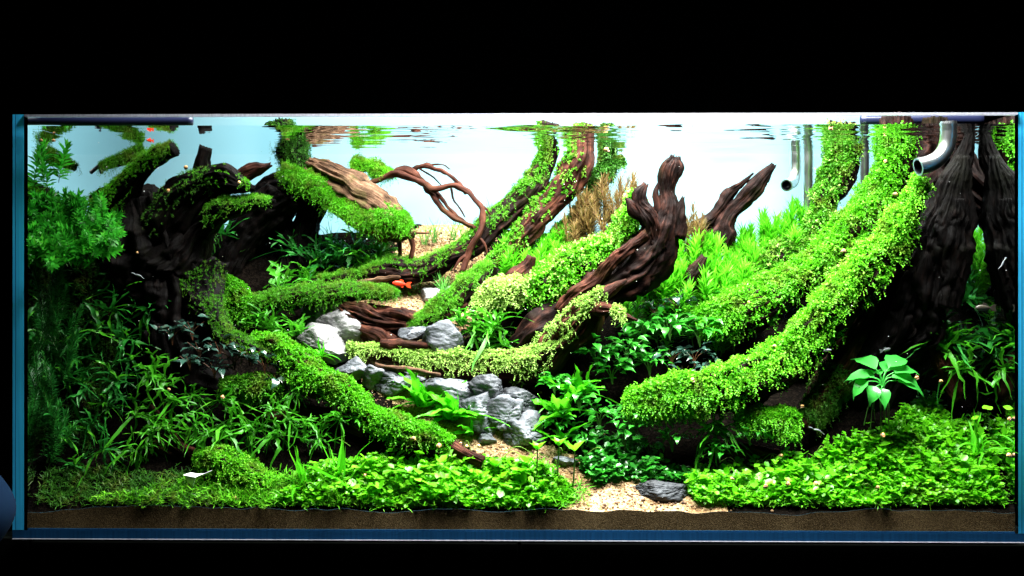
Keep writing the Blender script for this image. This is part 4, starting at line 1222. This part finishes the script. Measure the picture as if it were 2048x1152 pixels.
for (a, b, R, L, n, Y, lab) in [
    (1195, 712, 48, 27, 34, .15, 'round-leaved bush beneath the right end of the long log'),
    (1255, 700, 44, 25, 30, .16, 'round-leaved bush behind the end of the front mossy root'),
    (1225, 745, 40, 24, 26, .14, 'low round-leaved bush just above the mossy root end'),
    (1340, 655, 45, 25, 32, .20, 'green bush in the hollow below the pointed black stump'),
    (1400, 668, 44, 25, 30, .195, 'green bush at the left end of the middle mossy root'),
    (1200, 835, 46, 24, 28, .10, 'dim round-leaved bush under the front root end'),
    (1165, 880, 40, 23, 24, .09, 'dim bush behind the tall clover stalks'),
    (1250, 880, 36, 25, 14, .09, 'small bush with large round leaves in the dark hollow'),
    (1110, 770, 36, 24, 22, .12, 'green bush at the right of the dark flat stones'),
    (1160, 800, 44, 24, 26, .11, 'green bush between the wavy-leaved plants'),
    (1300, 730, 40, 24, 24, .16, 'green bush beneath the dark bluish rosettes'),
    (1290, 660, 36, 24, 22, .19, 'green bush right of the bare side twig'),
    (1120, 850, 42, 22, 24, .10, 'dim bush behind the tall wavy-leaved plant'),
    (1300, 900, 34, 18, 18, .10, 'dim bush under the mossy root end beside the hanging fern'),
    (1265, 850, 40, 20, 26, .085, 'dim small-leaved bush just under the hanging pad of the front root'),
    (1500, 870, 36, 18, 20, .085, 'dim small-leaved bush beside the low moss pad'),
    (1345, 880, 40, 20, 22, .085, 'dim bush in the black hollow above the slate stone'),
    (1440, 905, 34, 18, 18, .075, 'dim bush between the slate stone and the brown root'),
    (1470, 600, 34, 20, 16, .25, 'small bush behind the middle mossy root')]:
    tag(bush('round_leaf_plant', P(a, b, Y), O_BROAD, int(n * 1.5), R * S(Y), L * S(Y)), lab, 'aquatic plant')
ORD = ['first', 'second', 'third', 'fourth', 'fifth', 'sixth', 'seventh', 'eighth', 'ninth', 'tenth']
for k, (a, b, R, L, n, Y) in enumerate([
    (345, 670, 34, 24, 16, .13), (385, 660, 34, 24, 16, .13), (400, 700, 32, 24, 16, .12), (440, 700, 34, 24, 16, .12), (470, 720, 34, 24, 16, .12),
    (500, 715, 30, 24, 14, .115), (430, 740, 30, 24, 14, .11), (530, 730, 30, 24, 14, .11), (555, 762, 26, 26, 12, .11), (380, 725, 26, 24, 12, .11)]):
    tag(bush('dark_leaf_plant', P(a, b, Y), O_BUCE, n, R * S(Y), L * S(Y), 'twig_red'),
        f'dark bronze-leaved rosette on the dark root at left, {ORD[sorted([345, 385, 400, 440, 470, 500, 430, 530, 555, 380]).index(a)]} from the left', 'aquatic plant', 'dark rosettes at the foot of the arch')
for k, (a, b, R, L, n, Y) in enumerate([(1310, 620, 34, 22, 14, .22), (1355, 610, 32, 22, 14, .22), (1345, 715, 34, 24, 16, .17), (1390, 715, 32, 24, 16, .17), (1425, 740, 28, 22, 12, .15), (1370, 745, 28, 22, 12, .15)]):
    tag(bush('dark_leaf_plant', P(a, b, Y), O_BUCE, n, R * S(Y), L * S(Y), 'twig_red'),
        f'dark bluish-leaved rosette between the right mossy roots, {ORD[sorted([1310, 1355, 1345, 1390, 1425, 1370]).index(a)]} from the left', 'aquatic plant', 'dark rosettes between the right roots')

# the anubias: every leaf a part, with its stalk below it
ap = P(1765, 756, .055)
an = empty('broad_leaf_anubias', ap)
tag(an, 'plant with big pointed bright green leaves on stalks above the right carpet', 'aquatic plant')
s = S(.055)
ANU = [(1740, 722, 62, 50, 2.2, .5), (1718, 752, 50, 45, 2.9, .1), (1712, 768, 48, 40, 3.3, -.4), (1790, 718, 62, 40, .7, .5), (1808, 735, 58, 45, .2, .25),
       (1800, 752, 66, 42, -.2, 0), (1775, 735, 50, 40, 1.0, .6), (1735, 755, 55, 42, 2.6, .1), (1740, 788, 42, 34, -2.2, -.6), (1762, 795, 40, 34, -1.5, -.8), (1822, 765, 56, 42, -.3, -.2), (1755, 745, 46, 38, 1.7, .5)]
for k, (a, b, L, wd, az, el) in enumerate(ANU):
    q = P(a, b, .055 + .012 * math.sin(az)) - ap
    c = Vector(q) * .55
    o = obj('leaf', O_ANU[k % 3], an)
    o.matrix_local = Matrix.Translation(c) @ aim(az, el, 0.5 * math.cos(az)) @ Matrix.Scale(L * s * 1.15, 4)
    g = tube_grid([(0, 0, -.02, .0012), (c.x * .3, c.y * .3, c.z * .5 - .004, .0011), (c.x, c.y, c.z, .0009)], 6, .006)
    obj('stalk', tube_mesh('stalk', g, M['anubias']), an)
for k in range(9):
    x = random.uniform(-1, 1) * .028
    g = tube_grid([(x * .3, 0, -.015, .0008), (x, -.006, -.04, .0007), (x * 1.2 + random.uniform(-.006, .006), -.004, random.uniform(-.085, -.06), .0005)], 5, .008)
    obj('rootlet', tube_mesh('rootlet', g, M['twig']), an)

# clover stalks and pennywort pads standing clear of the carpet
O_CLOV = [blade('leaflet', 'carpet', 1, .75, arch=.2, wavy=0, tip=1.0, n=5, base=.1, seed=k) for k in range(2)]
def clover(a, b, h, L, n, lab, Y, smat='twig'):
    top = P(a, b, Y)
    root = empty('clover', P(a - 4, b + h, Y))
    base = root.location
    t = top - base
    g = tube_grid([(0, 0, 0, .0016), (t.x * .3 + .001, 0, t.z * .5, .0015), (t.x, t.y, t.z, .0011)], 6, .008)
    obj('stalk', tube_mesh('stalk', g, M[smat]), root)
    for k in range(n):
        o = obj('leaflet', O_CLOV[k % 2], root)
        o.matrix_local = Matrix.Translation(t) @ aim(k * 6.283 / n + .5, .8, 0) @ Matrix.Scale(L * S(Y), 4)
    tag(root, lab, 'clover')
clover(1075, 900, 100, 27, 4, 'tallest dark-stalked clover in the front carpet centre', .022)
clover(1118, 892, 70, 27, 4, 'pale clover just left of the heart-shaped yellowish one', .035)
clover(1150, 902, 70, 34, 2, 'yellowish clover with two heart-shaped leaflets', .025)
PAD = np.concatenate([[[0, 0, 0]], [[math.cos(a), math.sin(a), .12 * math.sin(a * 3)] for a in np.linspace(0, 6.283, 14)[:-1]]])
pad_me = mesh_np('pad', PAD, [np.array([[0, i + 1, (i + 1) % 13 + 1] for i in range(13)])], M['carpet'])
for k, (a, b, r, h, Y) in enumerate([(785, 870, 9, 40, .07), (748, 917, 8, 30, .05), (800, 922, 9, 30, .05), (848, 925, 12, 40, .045), (865, 955, 14, 40, .03), (838, 905, 12, 40, .05), (1466, 728, 10, 40, .12), (1975, 815, 10, 40, .07), (1950, 835, 9, 40, .07), (1740, 845, 9, 30, .08), (1735, 875, 8, 25, .08)]):
    p = P(a, b, Y)
    root = empty('pennywort', p - Vector((0, 0, h * S(Y))))
    o = obj('leaf', pad_me, root)
    o.matrix_local = Matrix.Translation((0, 0, h * S(Y))) @ Euler((random.uniform(.1, .5), random.uniform(-.3, .3), random.random() * 6)).to_matrix().to_4x4() @ Matrix.Scale(r * S(Y), 4)
    obj('stalk', tube_mesh('stalk', tube_grid([(.003, 0, 0, .0006), (.002, 0, h * S(Y) * .5, .0006), (0, 0, h * S(Y), .0005)], 5, .01), M['twig']), root)
    tag(root, ['round pad on a thin stalk above the left carpet', 'round pad on a thin stalk in the dark hollow between the right roots', 'round pad on a thin stalk above the right carpet'][0 if k < 6 else 1 if k == 6 else 2], 'pennywort', ['round pads over the left carpet', None, 'round pads over the right carpet'][0 if k < 6 else 1 if k == 6 else 2])

# ------------------------------------------------------------------ pipes and odds
def pipe(name, path, label, cat, mat, wall=.8, parts=None):
    pts = W(path)
    base = min(pts, key=lambda q: q[2])[:3]
    root = empty(name, base)
    g = tube_grid(pts, 24, .006)
    off = -Vector(base)
    obj('tube', tube_mesh('tube', g, M[mat], caps=False), root, off)
    inner = [(x, y, z, r * wall) for x, y, z, r in pts]
    gi = tube_grid(inner, 24, .006)
    obj('bore', tube_mesh('bore', gi, M['black'], caps=False), root, off)
    e, f = g[0][-1], gi[0][-1]
    n = len(e)
    i = np.arange(n); j = (i + 1) % n
    obj('rim', mesh_np('rim', np.concatenate([e, f]), [np.stack([i, j, j + n, i + n], -1)], M[mat]), root, off)
    tag(root, label, cat)
pipe('outlet_pipe', [(1897, 243, .10, 16), (1897, 264, .10, 16), (1893, 292, .10, 16), (1880, 314, .095, 16), (1860, 327, .09, 17), (1836, 334, .085, 18)], 'polished steel pipe curving down into the water before the black stump', 'pipe', 'steel')
pipe('inlet_pipe', [(1590, 260, .43, 11), (1590, 300, .43, 11), (1590, 335, .43, 11), (1589, 353, .425, 11), (1584, 365, .41, 12), (1573, 371, .385, 12)], 'steel pipe end opening toward the glass below the surface', 'pipe', 'steel')
for a, b, r, lab in [(1615, 430, 12, 'straight grey tube beside the open steel pipe end'), (1728, 400, 11, 'straight grey tube between the rear and middle trunks')]:
    pipe('filter_tube', [(a, 262, .445, r), (a, 300, .445, r), (a, b - 40, .445, r), (a, b, .445, r)], lab, 'pipe', 'steel')
def rod(name, path, mat, label, cat, part='rod'):
    pts = W(path)
    o = obj(name, tube_mesh(name, tube_grid(pts, 12, .008), M[mat]))
    tag(o, label, cat)
rod('air_hose', [(203, 345, .30, 4), (196, 320, .33, 4), (188, 292, .36, 4), (196, 262, .40, 4), (200, 262, .42, 4)], 'black', 'thin black hose dropping into the water at upper left', 'hose')
rod('support_bar', [(60, 241, .05, 9), (200, 243, .05, 9), (300, 243, .05, 9), (385, 242, .05, 9)], 'navy', 'dark bar lying above the waterline at upper left', 'bar')
rod('support_bar', [(1722, 240, .35, 10), (1800, 239, .35, 10), (1880, 238, .35, 10), (1965, 238, .35, 10)], 'navy', 'dark bar lying above the waterline at upper right', 'bar')
# white scrap by the small log: a folded sheet with thickness
sp = P(384, 958, .018); s = S(.018)
q = np.array([(-18, 0, 8), (-8, 2, -8), (2, 0, -16), (8, -4, 4), (28, -2, 12), (40, 0, 18), (38, 2, 12), (22, 3, 6), (-12, 6, 10), (-5, 8, 12), (10, 6, 10)], float) * s
q = q[:, [0, 1, 2]]
scrap = obj('plastic_scrap', mesh_np('plastic_scrap', q, [np.array([[0, 1, 2], [0, 2, 3], [3, 7, 6], [3, 4, 5], [3, 5, 6], [0, 3, 8], [8, 3, 9], [9, 3, 10], [10, 3, 4]])], M['paper'], smooth=False), None, sp)
scrap.modifiers.new('thick', 'SOLIDIFY').thickness = .0012
tag(scrap, 'crumpled white scrap lying against the small mossy log', 'scrap')
# blue tub beside the tank
tub = P(-56, 1010, -.1)
t = np.linspace(0, 1, 12)
prof = [(.035 + .025 * math.sin(k * 3.0), -.06 + .1 * k) for k in t]
ring = np.array([[(r * math.cos(a), r * math.sin(a), z) for a in np.linspace(0, 6.283, 33)[:-1]] for r, z in prof])
i = np.arange(12 * 32).reshape(12, 32); j = np.roll(i, -1, 1)
tag(obj('blue_tub', mesh_np('blue_tub', ring.reshape(-1, 3), [np.stack([i[:-1], j[:-1], j[1:], i[1:]], -1).reshape(-1, 4), i[-1][None], i[0][::-1][None]], M['blue']), None, tub), 'rounded blue tub standing low beside the left end of the tank', 'tub')

# ------------------------------------------------------------------ animals
def lathe_fish(L, mats, tall=.30, thick=.16):
    n, sg = 16, 14
    t = np.linspace(0, 1, n)
    prof = np.sin(np.pi * np.clip(t, .02, 1) ** .72) ** .8 * .5 * (1 - .15 * t) + .06 * (t > .5) * (1 - np.abs(t - .9))
    a = np.linspace(0, 2 * np.pi, sg, endpoint=False)
    pos = np.stack([np.repeat((t * .72)[:, None], sg, 1), prof[:, None] * np.cos(a) * thick, prof[:, None] * np.sin(a) * tall], -1) * L
    i = np.arange(n * sg).reshape(n, sg); j = np.roll(i, -1, 1)
    body = mesh_np('body', pos.reshape(-1, 3), [np.stack([i[:-1], j[:-1], j[1:], i[1:]], -1).reshape(-1, 4), i[0][None], i[-1][::-1][None]], M[mats[0]])
    def fin(p):
        p = np.array(p, float)
        k = len(p)
        V = np.concatenate([np.stack([p[:, 0], np.full(k, -.006), p[:, 1]], -1), np.stack([p[:, 0], np.full(k, .006), p[:, 1]], -1)]) * L
        i = np.arange(k); j = (i + 1) % k
        return mesh_np('fin', V, [i[None], (i[::-1] + k)[None], np.stack([i, i + k, j + k, j], -1)], M[mats[1]], smooth=False)
    tail = fin([(.68, .035), (.80, .13), (1.0, .17), (.93, .0), (1.0, -.17), (.80, -.13), (.68, -.035)])
    dors = fin([(.28, .125), (.40, .24), (.56, .20), (.58, .09)])
    anal = fin([(.40, -.12), (.50, -.20), (.60, -.16), (.58, -.08)])
    eye = mesh_np('eye', ICO2[0] * .022 * L, [ICO2[1]], M['eye'])
    return body, tail, dors, anal, eye
def fish(a, b, Y, Lpx, mats, yaw, label, name='fish', pitch=0, group=None):
    L = Lpx * S(Y)
    body, tail, dors, anal, eye = lathe_fish(L, mats)
    root = empty(name, inside(P(a, b, Y), .02), (0, pitch, yaw))
    off = Vector((-.5 * L, 0, 0))
    obj('body', body, root, off); obj('tail_fin', tail, root, off)
    obj('dorsal_fin', dors, root, off); obj('anal_fin', anal, root, off)
    for sgn in (-1, 1):
        obj('eye', eye, root, off + Vector((.11 * L, sgn * .045 * L, .03 * L)))
    tag(root, label, 'fish', group)
fish(804, 568, .27, 38, ('fish_red', 'fin_red'), .25, 'orange-red fish swimming above the sand path', pitch=.12)
fish(301, 281, .13, 22, ('fish_red', 'fin_red'), 1.2, 'small red fish near the surface above the cut mossy branch')
fish(1972, 616, .04, 44, ('fish_grey', 'fish_grey'), .1, 'brownish see-through fish by the right glass')
fish(1770, 700, .1, 24, ('fish_pale', 'fish_pale'), math.pi + .2, 'little silvery fish above the big-leaved plant', pitch=.2)
fish(1655, 700, .07, 16, ('fish_pale', 'fish_pale'), 2.8, 'tiny white fish in front of the lower mossy root')
fish(1395, 640, .2, 32, ('fish_grey', 'fish_grey'), 0.1, 'striped brownish fish at the left end of the middle mossy root')
def shrimp(a, b, Y, Lpx, ang, label):
    L = Lpx * S(Y)
    root = empty('shrimp', inside(P(a, b, Y), .006), (0, ang, 0))
    g = tube_grid([(-.5 * L, 0, 0, .03 * L), (-.3 * L, 0, .05 * L, .10 * L), (0, 0, .07 * L, .11 * L), (.25 * L, 0, .03 * L, .07 * L), (.5 * L, 0, -.08 * L, .02 * L)], 10, L * .06)
    obj('body', tube_mesh('body', g, M['fish_pale']), root)
    obj('tail', mesh_np('tail', np.array([(.45, -.02, -.05), (.68, -.09, -.14), (.72, 0, -.12), (.68, .09, -.14), (.45, .02, -.06)]) * L, [np.array([[0, 1, 2], [0, 2, 4], [4, 2, 3]])], M['fish_pale']), root)
    for sgn in (-1, 1):
        obj('antenna', tube_mesh('antenna', tube_grid([(-.45 * L, sgn * .02 * L, .03 * L, .01 * L), (-.7 * L, sgn * .1 * L, .12 * L, .008 * L), (-.95 * L, sgn * .2 * L, .1 * L, .004 * L)], 4, L * .15), M['fish_pale']), root)
    tag(root, label, 'shrimp')
shrimp(66, 530, .08, 20, 1.1, 'pale shrimp beside the left glass')
shrimp(278, 552, .09, 17, .3, 'pale shrimp drifting before the dark arch')
shrimp(2004, 528, .012, 16, 2.0, 'pale shrimp clinging to the right glass')
shrimp(1636, 862, .07, 20, .3, 'pale shrimp in the dark gap right of the low moss pad')

n = 110
q = np.stack([rng.uniform(-.73, .73, n), rng.uniform(.01, .12, n), rng.uniform(.16, .60, n)], -1)
V0, F0_ = ico(1)
V = q[:, None] + V0[None] * (0.0003 + 0.0008 * rng.random(n) ** 3)[:, None, None]
tag(obj('bubbles', mesh_np('bubbles', V.reshape(-1, 3), [(F0_[None] + (np.arange(n) * len(V0))[:, None, None]).reshape(-1, 3)], M['paper'])), kind='stuff')
# snails: shell with a spiral and a foot
def snail_meshes():
    n, sg = 40, 10
    t = np.linspace(0, 1, n)
    th = t * 2.6 * 2 * np.pi
    r = .10 + .42 * t ** 1.3
    ctr = np.stack([r * .75 * np.cos(th), r * .75 * np.sin(th), .45 - .55 * t], -1)
    a = np.linspace(0, 2 * np.pi, sg, endpoint=False)
    rad = .12 + .42 * t ** 1.1
    e1 = np.stack([np.cos(th), np.sin(th), 0 * th], -1); e2 = np.array([0, 0, 1.0])
    pos = ctr[:, None] + rad[:, None, None] * (np.cos(a)[None, :, None] * e1[:, None] * .9 + np.sin(a)[None, :, None] * e2 * .8)
    i = np.arange(n * sg).reshape(n, sg); j = np.roll(i, -1, 1)
    sh = mesh_np('shell', pos.reshape(-1, 3) * .62, [np.stack([i[:-1], j[:-1], j[1:], i[1:]], -1).reshape(-1, 4), i[0][None], i[-1][::-1][None]], M['shell'])
    ft = mesh_np('foot', ICO2[0] * np.array([.62, .38, .14]) + np.array([.12, 0, -.38]), [ICO2[1]], M['foot'])
    return sh, ft
SH, FT = snail_meshes()
SN = [(576, 276, .20, 8, 'yellow snail hanging at the surface above the black wood', 0), (1213, 298, .2, 8, 'yellow snail hanging at the surface beside the slanting trunks', 0),
      (1662, 256, .05, 7, 'orange snail at the waterline on the rear trunk', 0), (107, 266, .02, 5, 'upper snail of the pair in the upper left corner', 0), (107, 280, .02, 5.5, 'lower snail of the pair in the upper left corner', 0), (82, 280, .02, 5.5, 'greyish snail in the upper left corner left of the pair', 0),
      (371, 334, .14, 8, 'yellow snail on the top of the dark arch', 0), (479, 364, .13, 6, 'small tan snail at the tip of the upper arch arm', 0), (336, 380, .14, 6, 'small snail on the side of the dark arch', 0), (274, 505, .12, 5, 'tiny pale snail low on the dark arch', 0),
      (1770, 322, .24, 6.5, 'orange snail high on the middle mossy trunk', 0), (1791, 388, .14, 7, 'tan snail left of the broken top of the front root', 0), (1687, 502, .21, 8.5, 'pale snail between the front root and the middle trunk', 0), (1256, 383, .19, 5, 'small snail on the moss beside the broken head', 0),
      (1497, 604, .19, 5.5, 'small snail on the upper edge of the middle mossy root', 0), (1549, 692, .09, 6, 'snail half hidden on the upper edge of the front mossy root', 0), (1384, 759, .07, 8, 'orange snail on the crest near the end of the front mossy root', 0), (1604, 812, .08, 7, 'yellow snail at the foot of the brown stump root', 0),
      (1833, 755, .08, 8, 'orange snail right of the big-leaved plant', 0), (1883, 762, .11, 7, 'tan snail on the forked stump', 0), (1820, 658, .14, 4.5, 'tiny snail on the black stump above the ferns', 0),
      (338, 778, .08, 6, 'tan snail among the ferns at left', 0), (444, 794, .07, 8, 'orange snail among the ferns above the small mossy log', 0), (359, 996, .012, 7.5, 'orange snail in the front carpet below the white scrap', 0), (469, 995, .012, 9, 'large orange snail low on the front glass at left', 0),
      (731, 950, .03, 6, 'dark orange snail beside the tall grass blades', 0), (827, 877, .045, 8, 'pale snail near the lower end of the front left root', 0), (879, 891, .04, 9, 'tan snail on the tip of the front left root', 0), (921, 886, .05, 5, 'leftmost small snail on the bare root tip', 0), (934, 892, .05, 6, 'middle small snail on the bare root tip', 0), (958, 891, .05, 7, 'rightmost snail on the bare root tip', 0),
      (1767, 870, .04, 9, 'large pale snail above the middle of the right carpet', 0), (1563, 911, .06, 6, 'orange snail on the brown root behind the right carpet', 0), (1463, 957, .03, 6, 'snail at the left end of the right carpet', 0), (1531, 972, .012, 7.5, 'orange snail left of the pair in the right carpet', 0), (1577, 967, .012, 8, 'left snail of the pair in the right carpet', 0), (1632, 967, .012, 8.5, 'right snail of the pair in the right carpet', 0),
      (1756, 974, .012, 6, 'half hidden snail in the right carpet below the large pale one', 0), (1858, 986, .01, 6.5, 'snail low in the right carpet near the soil', 0), (2019, 838, .012, 8, 'upper snail on the right glass', 0), (2020, 910, .012, 8, 'lower snail on the right glass', 0), (1205, 240, .0, 0, '', 0)]
for a, b, Y, r, lab, _ in SN:
    if not r: continue
    root = empty('snail', inside(P(a, b, Y), .004), (random.uniform(.3, 1.3), random.uniform(-.5, .5), random.uniform(0, 6.28)))
    root.scale = (r * 1.25 * S(Y),) * 3
    obj('shell', SH, root); obj('foot', FT, root)
    tag(root, lab, 'snail', 'orange snails')
